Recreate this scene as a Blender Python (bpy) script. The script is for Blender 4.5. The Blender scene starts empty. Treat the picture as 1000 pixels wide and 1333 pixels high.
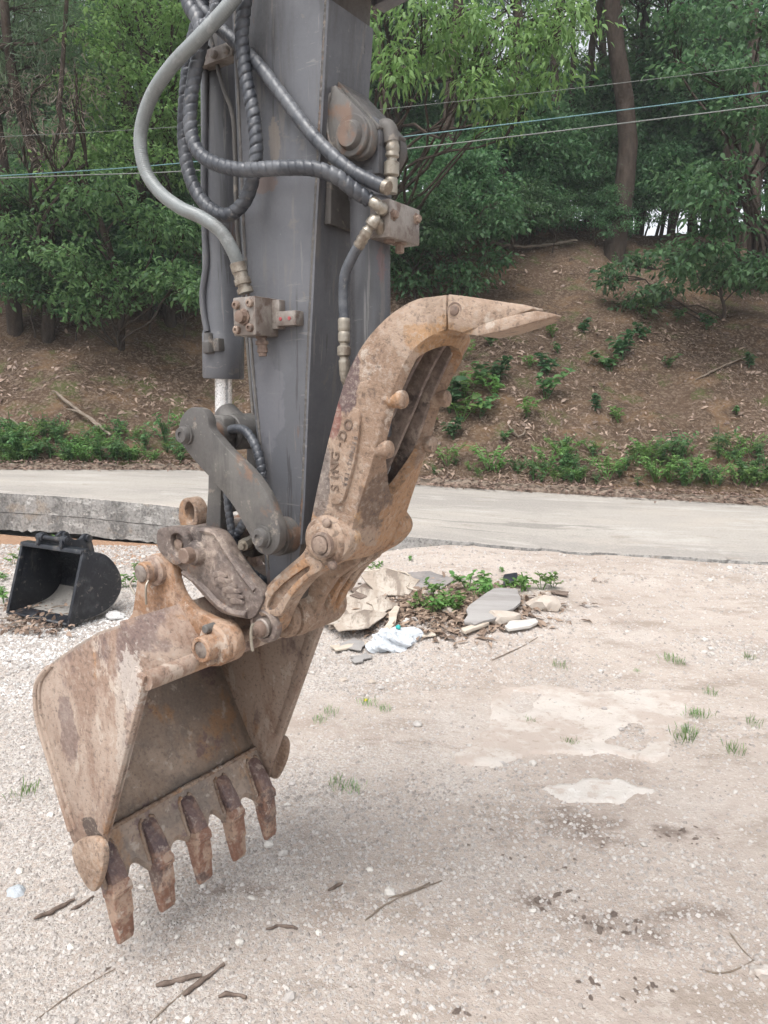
import bpy, bmesh, math, random
import numpy as np
from mathutils import Vector, Matrix

random.seed(7)
rng = np.random.default_rng(11)
R = math.radians
scene = bpy.context.scene
C = scene.collection

# ---------------------------------------------------------------- camera, sky, sun, exposure
FOC, PITCH, CAMH = 960.0, R(9.23), 1.62            # focal length for a 1000 x 1333 frame
cam_data = bpy.data.cameras.new('camera')
cam_data.sensor_fit = 'VERTICAL'
cam_data.sensor_height = 24.0
cam_data.lens = 24.0 * FOC / 1333.0
cam_data.clip_start, cam_data.clip_end = 0.05, 600
cam = bpy.data.objects.new('camera', cam_data)
C.objects.link(cam)
cam.location = (0, 0, CAMH)
cam.rotation_euler = (math.pi / 2 - PITCH, 0, 0)
scene.camera = cam

SUN_EL, SUN_AZ = R(64), R(208)                      # azimuth clockwise from +Y (the viewing direction)
world = bpy.data.worlds.new('World')
scene.world = world
world.use_nodes = True
wn, wl = world.node_tree.nodes, world.node_tree.links
wn.clear()
w_out = wn.new('ShaderNodeOutputWorld')
w_bg = wn.new('ShaderNodeBackground')
w_sky = wn.new('ShaderNodeTexSky')
w_sky.sky_type = 'NISHITA'
w_sky.sun_disc = False
w_sky.sun_elevation = SUN_EL
w_sky.sun_rotation = SUN_AZ
w_sky.air_density, w_sky.dust_density, w_sky.ozone_density = 1.0, 4.0, 1.0
w_hs = wn.new('ShaderNodeHueSaturation')            # thin overcast: the cloud takes the blue out
w_hs.inputs['Saturation'].default_value = 0.22
w_bg.inputs['Strength'].default_value = 0.15
wl.new(w_sky.outputs[0], w_hs.inputs['Color'])
wl.new(w_hs.outputs[0], w_bg.inputs['Color'])
wl.new(w_bg.outputs[0], w_out.inputs[0])

sun_data = bpy.data.lights.new('sun', 'SUN')
sun_data.energy = 1.1
sun_data.angle = R(35)
sun_data.color = (1.0, 0.985, 0.965)
sun = bpy.data.objects.new('sun', sun_data)
C.objects.link(sun)
sun.location = (-4, -8, 14)
sd = Vector((math.sin(SUN_AZ) * math.cos(SUN_EL), math.cos(SUN_AZ) * math.cos(SUN_EL), math.sin(SUN_EL)))
sun.rotation_euler = sd.to_track_quat('Z', 'Y').to_euler()

scene.view_settings.view_transform = 'Standard'
scene.view_settings.look = 'None'
scene.view_settings.gamma = 1
scene.view_settings.exposure = 1.12
scene.view_settings.use_curve_mapping = False
scene.render.engine = 'CYCLES'
scene.cycles.max_bounces = 4
scene.cycles.diffuse_bounces = 3
scene.cycles.glossy_bounces = 2
scene.cycles.transmission_bounces = 4
scene.cycles.volume_bounces = 0
scene.cycles.adaptive_threshold = 0.025
scene.cycles.use_denoising = True

# ---------------------------------------------------------------- measuring the place
def ray(px, py):
    x, y = (px - 500) / FOC, (py - 666.5) / FOC
    return Vector((x, math.cos(PITCH) - y * math.sin(PITCH), -y * math.cos(PITCH) - math.sin(PITCH)))
def on_level(px, py, z=0.0):                        # point at height z along a sight line
    d = ray(px, py)
    t = (z - CAMH) / d.z
    return Vector((d.x * t, d.y * t, z))
def at_depth(px, py, Y):
    d = ray(px, py)
    t = Y / d.y
    return Vector((d.x * t, Y, CAMH + d.z * t))
# machine frame: c towards the cab, q along the pins (0 = mid plane of the stick), z up
AX = R(34.5)
PV = Vector((math.sin(AX), math.cos(AX)))
CV = Vector((math.cos(AX), -math.sin(AX)))
PM = 1.394
def cz(px, py, q):
    d = ray(px, py)
    t = (PM + q) / (d.x * PV.x + d.y * PV.y)
    return (d.x * CV.x + d.y * CV.y) * t, CAMH + d.z * t
def czs(pts, q): return [cz(x, y, q) for x, y in pts]
def m3(px, py, q):
    c, z = cz(px, py, q)
    return Vector((c, q, z))
def lerp(a, b, t): return a + (b - a) * t
def sstep(a, b, x):
    t = np.clip((np.asarray(x, float) - a) / (b - a), 0, 1)
    return t * t * (3 - 2 * t)

# ---------------------------------------------------------------- materials
MATS = {}
def nt(name):
    m = bpy.data.materials.new(name)
    m.use_nodes = True
    n = m.node_tree.nodes
    return m, n, m.node_tree.links, n['Principled BSDF']
def mapping(n, l, scale=(1, 1, 1), seed=0.0, rot=(0, 0, 0), coord='Object'):
    tc, mp = n.new('ShaderNodeTexCoord'), n.new('ShaderNodeMapping')
    mp.inputs['Scale'].default_value = scale
    mp.inputs['Location'].default_value = (seed * 3.1, seed * 1.7, seed * 2.3)
    mp.inputs['Rotation'].default_value = rot
    l.new(tc.outputs[coord], mp.inputs[0])
    return mp.outputs[0]
def noise(n, l, vec, scale, detail=5, rough=0.6, dist=0.0):
    t = n.new('ShaderNodeTexNoise')
    t.inputs['Scale'].default_value = scale
    t.inputs['Detail'].default_value = detail
    t.inputs['Roughness'].default_value = rough
    t.inputs['Distortion'].default_value = dist
    l.new(vec, t.inputs['Vector'])
    return t.outputs[0]
def remap(n, l, sock, lo, hi, a=0.0, b=1.0):
    r = n.new('ShaderNodeMapRange')
    r.inputs[1].default_value, r.inputs[2].default_value = lo, hi
    r.inputs[3].default_value, r.inputs[4].default_value = a, b
    l.new(sock, r.inputs[0])
    return r.outputs[0]
def mix(n, l, fac, a, b):
    x = n.new('ShaderNodeMix')
    x.data_type = 'RGBA'
    l.new(fac, x.inputs[0])
    for s, v in ((x.inputs[6], a), (x.inputs[7], b)):
        if isinstance(v, tuple): s.default_value = (*v, 1)
        else: l.new(v, s)
    return x.outputs[2]
def mathn(n, l, op, a, b):
    x = n.new('ShaderNodeMath')
    x.operation = op
    for s, v in ((x.inputs[0], a), (x.inputs[1], b)):
        if isinstance(v, (int, float)): s.default_value = v
        else: l.new(v, s)
    return x.outputs[0]
def bumpn(n, l, h, strength, dist, prev=None):
    b = n.new('ShaderNodeBump')
    b.inputs['Strength'].default_value = strength
    b.inputs['Distance'].default_value = dist
    l.new(h, b.inputs['Height'])
    if prev: l.new(prev, b.inputs['Normal'])
    return b.outputs[0]
def spot(n, l, ctr, rad, nscale, namp=.9, seed=0.0):
    """1 inside a ragged-edged blotch of its own shape round ctr, 0 outside (object space)"""
    tc = n.new('ShaderNodeTexCoord')
    g = n.new('ShaderNodeMapping')
    g.inputs['Location'].default_value = [-c / r for c, r in zip(ctr, rad)]
    g.inputs['Scale'].default_value = [1 / r for r in rad]
    l.new(tc.outputs['Object'], g.inputs[0])
    ln = n.new('ShaderNodeVectorMath'); ln.operation = 'LENGTH'
    l.new(g.outputs[0], ln.inputs[0])
    nz = noise(n, l, mapping(n, l, seed=seed + 3.3), nscale, 4, .65)
    d = mathn(n, l, 'ADD', ln.outputs['Value'], mathn(n, l, 'MULTIPLY', mathn(n, l, 'SUBTRACT', nz, .5), namp * 2))
    return remap(n, l, d, 1.06, .94)
def layered(name, base, layers, rough=0.7, metal=0.0, bump=0.3, bscale=60, bdist=0.002, coord='Object', spec=0.4, bump2=None, spots=(), grit=None):
    """base colour with patches: (colour, scale, lo, hi, stretch, strength); spots: (centre, radii, colour, strength, noise scale)"""
    m, n, l, b = nt(name)
    col = base
    rsock = None
    for i, (c, sc, lo, hi, st, k) in enumerate(layers):
        v = mapping(n, l, st, i * 1.37 + len(name) * .31, coord=coord)
        f = remap(n, l, noise(n, l, v, sc, 5, 0.66, 0.25), lo, hi, 0, k)
        col = mix(n, l, f, col, c)
    for i, (ctr, rad, c, k, ns) in enumerate(spots):
        f = mathn(n, l, 'MULTIPLY', spot(n, l, ctr, rad, ns, seed=i * 2.1), k)
        col = mix(n, l, f, col, c)
    v = mapping(n, l, coord=coord)
    nz = noise(n, l, v, bscale, 5, 0.7)
    if grit:                                        # fine dust and pitting riding on the same relief as the bump
        col = mix(n, l, remap(n, l, nz, .52, .64, 0, grit[1]), col, grit[0])
        col = mix(n, l, remap(n, l, nz, .46, .36, 0, grit[3]), col, grit[2])
    if isinstance(col, tuple): b.inputs['Base Color'].default_value = (*col, 1)
    else: l.new(col, b.inputs['Base Color'])
    l.new(remap(n, l, nz, .35, .65, max(.05, rough - .13), min(1, rough + .13)), b.inputs['Roughness'])
    b.inputs['Metallic'].default_value = metal
    b.inputs['Specular IOR Level'].default_value = spec
    nrm = bumpn(n, l, nz, bump, bdist)
    if bump2: nrm = bumpn(n, l, noise(n, l, v, bump2[0], 4, .65), bump2[1], bump2[2], nrm)
    l.new(nrm, b.inputs['Normal'])
    MATS[name] = m
    return m
U = (1, 1, 1); VST = (1, 1, .12)
def rel_spot(px, py, q, ref, rad, col, k, ns):
    """blotch at a measured place, in the frame of a thing whose base is ref (c, z)"""
    c, z = cz(px, py, q)
    return ((c - ref[0], q, z - ref[1]), rad, col, k, ns)
DUST, PIT = (.36, .31, .265), (.06, .045, .04)
ARM0, TONG0, BUCK0, COUP0 = cz(345, 740, 0), cz(350, 815, -.11), cz(128, 1150, -.345), cz(285, 770, -.15)
GREY = layered('grey paint', (.096, .098, .108), [
    ((.125, .127, .138), 4, .44, .6, U, .8), ((.055, .052, .05), 6, .55, .62, VST, .55), ((.16, .145, .13), 12, .62, .66, U, .5),
    ((.125, .07, .045), 9, .665, .69, (1, 1, .25), .65), ((.24, .235, .23), 110, .695, .725, U, .75), ((.20, .195, .19), 60, .62, .67, (1, 1, .05), .6), ((.04, .038, .038), 40, .63, .67, (1, 1, .06), .6), ((.19, .185, .18), 50, .645, .68, (.12, 1, 1), .55), ((.17, .155, .14), 24, .60, .66, VST, .5)], .48, 0, .3, 130, .0008, spec=.45,
    spots=[rel_spot(357, 185, -.08, ARM0, (.016, .06, .055), (.22, .18, .14), .5, 60), rel_spot(345, 240, -.08, ARM0, (.035, .06, .02), (.155, .095, .065), .5, 50),
           rel_spot(496, 345, -.03, ARM0, (.012, .03, .05), (.2, .085, .085), .3, 50), rel_spot(275, 225, 0, ARM0, (.02, .09, .13), (.19, .12, .075), .5, 30), rel_spot(350, 520, -.08, ARM0, (.05, .05, .10), (.15, .15, .165), .5, 20)])
GREYD = layered('dirty grey paint', (.088, .082, .078), [
    ((.125, .117, .108), 6, .46, .58, U, .8), ((.17, .10, .066), 8, .58, .64, U, .7), ((.25, .215, .18), 16, .59, .65, U, .7),
    ((.04, .037, .035), 9, .56, .66, VST, .7), ((.21, .20, .17), 60, .63, .70, U, .6)], .58, 0, .4, 90, .0015)
CASTL = [((.345, .26, .198), 5, .46, .56, U, .85), ((.125, .08, .06), 6, .57, .62, (1, 1, .5), .6), ((.33, .175, .08), 7, .585, .65, (1, 1, .6), .65),
         ((.48, .42, .36), 15, .60, .65, U, .65), ((.085, .058, .048), 24, .62, .66, U, .5)]
RUST = layered('muddy rusted casting', (.25, .17, .12), CASTL, .8, 0, .85, 75, .004, bump2=(17, .5, .010), grit=(DUST, .5, PIT, .55))
CAST = layered('tong casting', (.25, .17, .12), CASTL, .8, 0, .85, 75, .004, bump2=(17, .5, .010), grit=(DUST, .5, PIT, .55), spots=[
    rel_spot(452, 478, -.11, TONG0, (.035, .2, .12), (.105, .07, .07), .9, 14), rel_spot(434, 540, -.11, TONG0, (.028, .2, .05), (.16, .055, .05), .7, 16), rel_spot(416, 620, -.11, TONG0, (.035, .2, .10), (.13, .115, .11), .75, 14),
    rel_spot(500, 655, -.05, TONG0, (.05, .075, .075), (.13, .088, .066), .75, 26), rel_spot(590, 452, -.02, TONG0, (.06, .1, .055), (.31, .19, .10), .65, 30), rel_spot(560, 440, -.06, TONG0, (.04, .1, .03), (.31, .175, .08), .6, 30),
    rel_spot(470, 720, .0, TONG0, (.06, .14, .07), (.35, .195, .10), .6, 22), rel_spot(515, 640, .06, TONG0, (.06, .09, .16), (.36, .205, .105), .65, 20), rel_spot(480, 690, -.1, TONG0, (.03, .03, .05), (.4, .25, .13), .7, 20)])
RUSTD = layered('dark oily casting', (.13, .102, .09), [
    ((.225, .175, .145), 6, .47, .57, U, .85), ((.06, .048, .044), 7, .55, .62, U, .8), ((.33, .27, .225), 14, .575, .63, U, .75),
    ((.24, .125, .07), 10, .62, .67, U, .6), ((.42, .37, .33), 30, .64, .68, U, .6)], .52, 0, .8, 75, .0035, bump2=(20, .45, .008), grit=(DUST, .35, PIT, .5))
BUCK = layered('bucket plate', (.25, .17, .128), [
    ((.37, .29, .235), 5, .46, .55, (1, 1, .4), .85), ((.13, .09, .085), 4, .56, .62, (1, 1, .55), .75), ((.33, .175, .08), 8, .595, .65, (1, 1, .25), .65),
    ((.45, .38, .32), 16, .58, .63, (1, 1, .5), .7), ((.075, .055, .05), 40, .62, .66, U, .55)], .72, 0, .7, 85, .003, bump2=(11, .4, .008), grit=(DUST, .45, PIT, .5), spots=[
    rel_spot(172, 862, -.345, BUCK0, (.045, .10, .07), (.50, .455, .41), .6, 55), rel_spot(160, 920, -.345, BUCK0, (.025, .05, .13), (.44, .385, .335), .55, 45), rel_spot(215, 850, -.22, BUCK0, (.05, .09, .03), (.5, .46, .43), .6, 40),
    rel_spot(120, 1060, -.345, BUCK0, (.05, .05, .03), (.06, .045, .04), .85, 20), rel_spot(110, 1125, -.37, BUCK0, (.03, .05, .03), (.13, .11, .10), .8, 22), rel_spot(90, 930, -.345, BUCK0, (.04, .05, .09), (.13, .085, .08), .6, 10)])
BUCKIN = layered('bucket inside', (.285, .215, .165), [
    ((.20, .165, .14), 5, .45, .56, (1, 1, .7), .8), ((.38, .295, .23), 7, .54, .63, U, .75), ((.38, .21, .10), 6, .575, .66, (1, 1, .5), .65),
    ((.47, .41, .35), 22, .59, .65, U, .65), ((.17, .11, .11), 8, .58, .62, U, .75)], .58, 0, .6, 85, .003, bump2=(10, .35, .008), grit=(DUST, .35, PIT, .35))
TOOTH = layered('worn tooth steel', (.225, .115, .078), [
    ((.38, .27, .20), 14, .47, .56, U, .85), ((.10, .07, .068), 9, .56, .62, U, .8), ((.46, .39, .33), 24, .58, .64, U, .8)], .58, 0, .8, 90, .003, bump2=(26, .5, .007), grit=(DUST, .5, PIT, .5))
EARO = layered('rusted boss', (.27, .15, .085), [((.36, .25, .18), 9, .46, .56, U, .85), ((.14, .085, .06), 12, .56, .63, U, .7), ((.44, .37, .31), 20, .58, .64, U, .75)], .78, 0, .8, 75, .004, bump2=(18, .5, .009), grit=(DUST, .45, PIT, .5))
ADAPT = layered('adapter steel', (.15, .095, .085), [((.09, .062, .064), 10, .48, .58, U, .8), ((.27, .17, .125), 12, .56, .63, U, .75), ((.40, .33, .28), 26, .60, .66, U, .7)], .5, 0, .7, 90, .003, bump2=(22, .45, .006), grit=(DUST, .35, PIT, .4))
POLISH = layered('scraped steel', (.33, .28, .26), [((.22, .17, .15), 10, .45, .7, U, .8), ((.45, .4, .36), 20, .5, .75, U, .8)], .42, .25, .3, 120, .001)
BOLT = layered('rusty bolt', (.165, .115, .09), [((.28, .215, .17), 25, .47, .58, U, .8), ((.08, .06, .052), 30, .56, .64, U, .7)], .65, 0, .6, 140, .0015)
PINM = layered('pin end steel', (.24, .205, .18), [((.13, .10, .085), 30, .48, .6, U, .8)], .5, .3, .4, 160, .001)
CHROME = layered('bright rod', (.8, .79, .78), [((.6, .56, .52), 8, .55, .8, (1, 1, .2), .6)], .3, .55, .05, 100, .0005)
FITTING = layered('zinc fitting', (.30, .27, .225), [((.17, .135, .105), 25, .5, .6, U, .75), ((.4, .38, .34), 40, .58, .66, U, .7)], .42, .55, .3, 150, .0008)
ALLOY = layered('valve block steel', (.195, .165, .145), [((.29, .265, .24), 14, .47, .58, U, .8), ((.11, .075, .06), 16, .56, .63, U, .8)], .5, .25, .4, 120, .0012)
HOSEB = layered('black hose wrap', (.042, .046, .055), [((.10, .105, .115), 12, .46, .6, U, .8), ((.17, .16, .15), 45, .60, .68, U, .6)], .42, 0, .25, 150, .0006, spec=.5)
HOSEG = layered('grey sleeve hose', (.19, .205, .205), [((.135, .135, .13), 10, .5, .62, U, .7), ((.26, .27, .27), 40, .56, .66, U, .6)], .42, 0, .2, 150, .0005)
BLACKP = layered('black bucket paint', (.012, .014, .019), [((.04, .042, .048), 9, .52, .66, U, .8), ((.15, .135, .12), 22, .60, .68, U, .7), ((.17, .15, .13), 5, .60, .70, (1, 1, .4), .5)], .45, 0, .3, 60, .0015)
BLACKW = layered('worn bucket floor', (.05, .05, .052), [((.30, .285, .265), 3.2, .38, .48, U, .95), ((.40, .37, .33), 16, .5, .66, (.3, 1, 1), .6)], .45, .1, .2, 60, .001)
MARK = layered('filled lettering', (.125, .088, .066), [((.2, .145, .11), 50, .52, .6, U, .7)], .7)  # darker than the casting: shadow of the raised letters put into the colour
REDP = layered('faded red paint', (.34, .07, .075), [((.2, .09, .08), 30, .5, .7, U, .7)], .6)

# ---------------------------------------------------------------- mesh helpers
class Root:
    """an Empty at a thing's base; frame 'm' is the machine frame, 'w' the world"""
    def __init__(s, name, label, cat, base, frame='m', group=None):
        s.e = bpy.data.objects.new(name, None)
        s.e.empty_display_size = .1
        C.objects.link(s.e)
        s.off = Vector(base)
        if frame == 'm':
            p = CV * base[0] + PV * (PM + base[1])
            s.e.location = (p.x, p.y, base[2])
            s.e.rotation_euler = (0, 0, -AX)
        else:
            s.e.location = base
        tag(s.e, label, cat, group)
def tag(o, label=None, cat=None, group=None, kind=None):
    if label: o['label'] = label
    if cat: o['category'] = cat
    if group: o['group'] = group
    if kind: o['kind'] = kind
    return o
def fin(bm, name, mat, root=None, parent=None, bevel=0.0, smooth=40, seg=2, kind=None, mats=None):
    if bevel > 0:
        bm.normal_update()
        es = [e for e in bm.edges if len(e.link_faces) == 2 and e.calc_face_angle(0) > R(32)]
        bmesh.ops.bevel(bm, geom=es, offset=bevel, offset_type='OFFSET', segments=seg, profile=.5, affect='EDGES', clamp_overlap=True)
    bmesh.ops.recalc_face_normals(bm, faces=bm.faces[:])
    if root: bmesh.ops.translate(bm, verts=bm.verts[:], vec=-root.off)
    me = bpy.data.meshes.new(name)
    bm.to_mesh(me)
    bm.free()
    return link_mesh(me, name, mats or [mat], parent or (root.e if root else None), smooth, kind)
def link_mesh(me, name, mats, parent=None, smooth=40, kind=None):
    for m in mats: me.materials.append(m)
    if smooth:
        me.polygons.foreach_set('use_smooth', [True] * len(me.polygons))
        me.set_sharp_from_angle(angle=R(smooth))
    o = bpy.data.objects.new(name, me)
    C.objects.link(o)
    if parent: o.parent = parent
    if kind: o['kind'] = kind
    return o
def NB(): return bmesh.new()
def spline(pts, n=6, closed=True):
    P = [Vector(p) for p in pts]
    N, out = len(P), []
    for i in range(N if closed else N - 1):
        if closed: a, b, c, d = P[i - 1], P[i], P[(i + 1) % N], P[(i + 2) % N]
        else: a, b, c, d = P[max(i - 1, 0)], P[i], P[i + 1], P[min(i + 2, N - 1)]
        for k in range(n):
            t = k / n
            out.append(.5 * ((2 * b) + (c - a) * t + (2 * a - 5 * b + 4 * c - d) * t * t + (3 * b - a - 3 * c + d) * t ** 3))
    if not closed: out.append(P[-1])
    return out
def extr(bm, poly, q0, q1):
    """polygon in (c,z) pushed along q"""
    a = [bm.verts.new((p[0], q0, p[1])) for p in poly]
    b = [bm.verts.new((p[0], q1, p[1])) for p in poly]
    bm.faces.new(a)
    bm.faces.new(b[::-1])
    for i in range(len(a)):
        j = (i + 1) % len(a)
        bm.faces.new((a[i], b[i], b[j], a[j]))
def extr_ring(bm, outer, inner, q0, q1):
    N = len(outer)
    V = [[bm.verts.new((p[0], q, p[1])) for p in lst] for q in (q0, q1) for lst in (outer, inner)]
    for i in range(N):
        j = (i + 1) % N
        bm.faces.new((V[0][i], V[0][j], V[1][j], V[1][i]))
        bm.faces.new((V[2][i], V[3][i], V[3][j], V[2][j]))
        bm.faces.new((V[0][i], V[2][i], V[2][j], V[0][j]))
        bm.faces.new((V[1][i], V[1][j], V[3][j], V[3][i]))
def circ(c, r, n=28): return [(c[0] + r * math.cos(2 * math.pi * i / n), c[1] + r * math.sin(2 * math.pi * i / n)) for i in range(n)]
def lathe(bm, p0, ax, prof, n=24):
    """profile [(distance along axis, radius)]; closed at both ends"""
    p0, ax = Vector(p0), Vector(ax).normalized()
    u = ax.orthogonal().normalized()
    v = ax.cross(u)
    rings = []
    for t, r in prof:
        rings.append([bm.verts.new(p0 + ax * t + (u * math.cos(2 * math.pi * k / n) + v * math.sin(2 * math.pi * k / n)) * r) for k in range(n)])
    for a, b in zip(rings, rings[1:]):
        for k in range(n):
            j = (k + 1) % n
            bm.faces.new((a[k], a[j], b[j], b[k]))
    bm.faces.new(rings[0][::-1])
    bm.faces.new(rings[-1])
QY = Vector((0, 1, 0))
def pin(bm, cc, q0, q1, r, n=28, ch=.003):
    """cylinder along the pin axis, chamfered at both ends"""
    L = q1 - q0
    lathe(bm, (cc[0], q0, cc[1]), QY, [(0, r - ch), (ch, r), (L - ch, r), (L, r - ch)], n)
def hexhead(bm, cc, q0, q1, r): lathe(bm, (cc[0], q0, cc[1]), QY, [(0, r * .9), (r * .12, r), (q1 - q0, r)], 6)
def box(bm, lo, hi):
    x0, y0, z0 = lo; x1, y1, z1 = hi
    v = [bm.verts.new(p) for p in ((x0, y0, z0), (x1, y0, z0), (x1, y1, z0), (x0, y1, z0), (x0, y0, z1), (x1, y0, z1), (x1, y1, z1), (x0, y1, z1))]
    for f in ((0, 3, 2, 1), (4, 5, 6, 7), (0, 1, 5, 4), (1, 2, 6, 5), (2, 3, 7, 6), (3, 0, 4, 7)): bm.faces.new([v[i] for i in f])
    return v
def hexa(bm, pts):
    """box from 8 corner points, bottom four then top four"""
    v = [bm.verts.new(p) for p in pts]
    for f in ((0, 3, 2, 1), (4, 5, 6, 7), (0, 1, 5, 4), (1, 2, 6, 5), (2, 3, 7, 6), (3, 0, 4, 7)): bm.faces.new([v[i] for i in f])
def resample(pts, step):
    out, acc = [pts[0].copy()], 0
    d = [0]
    for a, b in zip(pts, pts[1:]): d.append(d[-1] + (b - a).length)
    n = max(2, int(d[-1] / step))
    i = 0
    for k in range(1, n + 1):
        t = d[-1] * k / n
        while i < len(d) - 2 and d[i + 1] < t: i += 1
        f = (t - d[i]) / max(1e-9, d[i + 1] - d[i])
        out.append(pts[i].lerp(pts[i + 1], min(1, f)))
    return out
def tube(bm, pts, rad, n=10, helix=None, ribs=None, cap=True):
    """sweep; rad number or function of 0..1; helix=(pitch, depth) a spiral wrap; ribs=(pitch, depth) rings"""
    N = len(pts)
    T = [(pts[min(i + 1, N - 1)] - pts[max(i - 1, 0)]).normalized() for i in range(N)]
    u = T[0].orthogonal().normalized()
    L, rings = 0, []
    for i in range(N):
        if i:
            L += (pts[i] - pts[i - 1]).length
            u = (u - T[i] * u.dot(T[i])).normalized()
        v = T[i].cross(u)
        r0 = rad(i / (N - 1)) if callable(rad) else rad
        ring = []
        for k in range(n):
            th = 2 * math.pi * k / n
            r = r0
            if helix:
                ph = (L / helix[0] - helix[2] * k / n) % 1
                r = r0 - helix[1] * (1 if ph < .17 else .45 * ph)
            if ribs: r = r0 - ribs[1] * (.5 + .5 * math.cos(2 * math.pi * L / ribs[0]))
            ring.append(bm.verts.new(pts[i] + (u * math.cos(th) + v * math.sin(th)) * r))
        rings.append(ring)
    for a, b in zip(rings, rings[1:]):
        for k in range(n):
            j = (k + 1) % n
            bm.faces.new((a[k], a[j], b[j], b[k]))
    if cap:
        bm.faces.new(rings[0][::-1])
        bm.faces.new(rings[-1])

# ================================================================ THE EXCAVATOR ARM
c0, z0 = cz(345, 740, 0)
arm = Root('excavator_arm', 'grey painted excavator arm hanging from its boom with hydraulic cylinders and hoses', 'excavator arm', (c0, 0, z0))
CABF = layered('dusty grey paint', (.078, .07, .064), [((.115, .10, .087), 5, .45, .6, (1, 1, .4), .8), ((.05, .042, .037), 8, .55, .64, VST, .7), ((.17, .14, .115), 20, .6, .67, U, .6), ((.13, .075, .05), 12, .63, .68, U, .6)], .62, 0, .35, 110, .001)  # brown dust, plus shade on the cab face put into the darker colour
QN = -.08                                           # near face of the stick
bm = NB()
stick_poly = czs([(288, -420), (296, -150), (303, 60), (314, 320), (326, 490), (335, 580), (340, 660), (345, 740), (351, 788), (365, 800),
                  (380, 782), (391, 715), (396, 650), (402, 490), (410, 320), (427, 0), (436, -170), (446, -420)], QN)
extr(bm, stick_poly, QN, .07)
stick = fin(bm, 'stick', GREY, arm, bevel=.004, mats=[GREY, CABF])
for p in stick.data.polygons:
    if p.normal.x > .7: p.material_index = 1
# raised weld flange along the edge towards the cab
bm = NB()
e = [cz(x, y, QN) for x, y in ((427, 0), (418, 170), (410, 320), (402, 490), (396, 650), (392, 708))]
for (a, b) in zip(e, e[1:]):
    hexa(bm, [(a[0], QN - .004, a[1]), (a[0] + .006, QN - .004, a[1]), (a[0] + .006, .074, a[1]), (a[0], .074, a[1]),
              (b[0], QN - .004, b[1]), (b[0] + .006, QN - .004, b[1]), (b[0] + .006, .074, b[1]), (b[0], .074, b[1])])
fin(bm, 'edge_plate', GREY, arm, parent=stick)
def weld(pts, r, parent, mat=None):
    P = resample([Vector(p) for p in pts], .0035)
    b = NB()
    tube(b, P, lambda t: r * (.75 + .5 * rng.random()), 6)
    return fin(b, 'weld_seam', mat or GREYD, arm, parent=parent, smooth=60)
weld([(a[0] - .003, QN - .001, a[1]) for a in e], .0045, stick)
weld([(p[0] + .012, QN, p[1]) for p in stick_poly[1:8]], .004, stick)
# boom reaching up and away towards the machine, and its pivot on the stick
bc, bz = cz(468, -14, 0)
bm = NB()
extr(bm, [(bc - .12, bz + .34), (bc - .10, bz + .08), (bc - .03, bz + .012), (bc + .25, bz + .05), (bc + .9, bz + .20), (bc + 2.6, bz + .62), (bc + 2.6, bz + 1.02),
          (bc + .9, bz + .62), (bc + .2, bz + .50), (bc - .05, bz + .46)], .095, .135)
extr(bm, [(bc - .12, bz + .34), (bc - .10, bz + .08), (bc - .03, bz + .012), (bc + .25, bz + .05), (bc + .9, bz + .20), (bc + 2.6, bz + .62), (bc + 2.6, bz + 1.02),
          (bc + .9, bz + .62), (bc + .2, bz + .50), (bc - .05, bz + .46)], -.135, -.095)
extr(bm, [(bc + .16, bz + .06), (bc + .25, bz + .052), (bc + .9, bz + .202), (bc + 2.6, bz + .622), (bc + 2.6, bz + 1.018), (bc + .9, bz + .618), (bc + .24, bz + .498)], -.095, .095)
pin(bm, (bc - .06, bz + .25), -.17, .17, .05)
fin(bm, 'boom', GREY, arm, bevel=.003)

# pivot boss of the side links on the stick, both sides
PIV = cz(374, 696, QN)
bm = NB()
pin(bm, PIV, -.125, .125, .045)
pin(bm, PIV, -.165, .165, .034)
fin(bm, 'pivot_boss', GREYD, arm, bevel=0)

# side (tipping) links
LQ = -.185
link_px = [(252, 530), (264, 534), (270.5, 545), (273, 558), (283, 570), (301, 590), (325, 613), (346, 642), (359, 673), (364.5, 692), (363, 708), (356, 719),
           (347, 723), (336, 715), (319, 686), (303, 658), (284, 634), (267, 615), (249, 595), (236, 577), (232, 562), (235, 545), (243, 534)]
link_poly = [tuple(p) for p in spline([(*p, 0) for p in czs(link_px, LQ)], 3)]
LU, LL = cz(243, 566, LQ), cz(343, 699, LQ)
for s in (1, -1):
    bm = NB()
    extr(bm, link_poly, LQ * s, (LQ + .026) * s)
    lk = fin(bm, 'tipping_link', GREYD, arm, bevel=.003)
    for cc, r in ((LU, .0185), (LL, .0195)):
        bm = NB()
        q = abs(LQ)
        lathe(bm, (cc[0], -s * (q - .002), cc[1]), (0, -s, 0), [(0, r * 1.35), (.008, r * 1.35), (.0085, r * 1.12), (.016, r * 1.1), (.022, r * .95), (.0225, r * .45), (.019, r * .42), (.019, .0005)], 26)
        fin(bm, 'link_pin', GREYD, arm, parent=lk)
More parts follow.
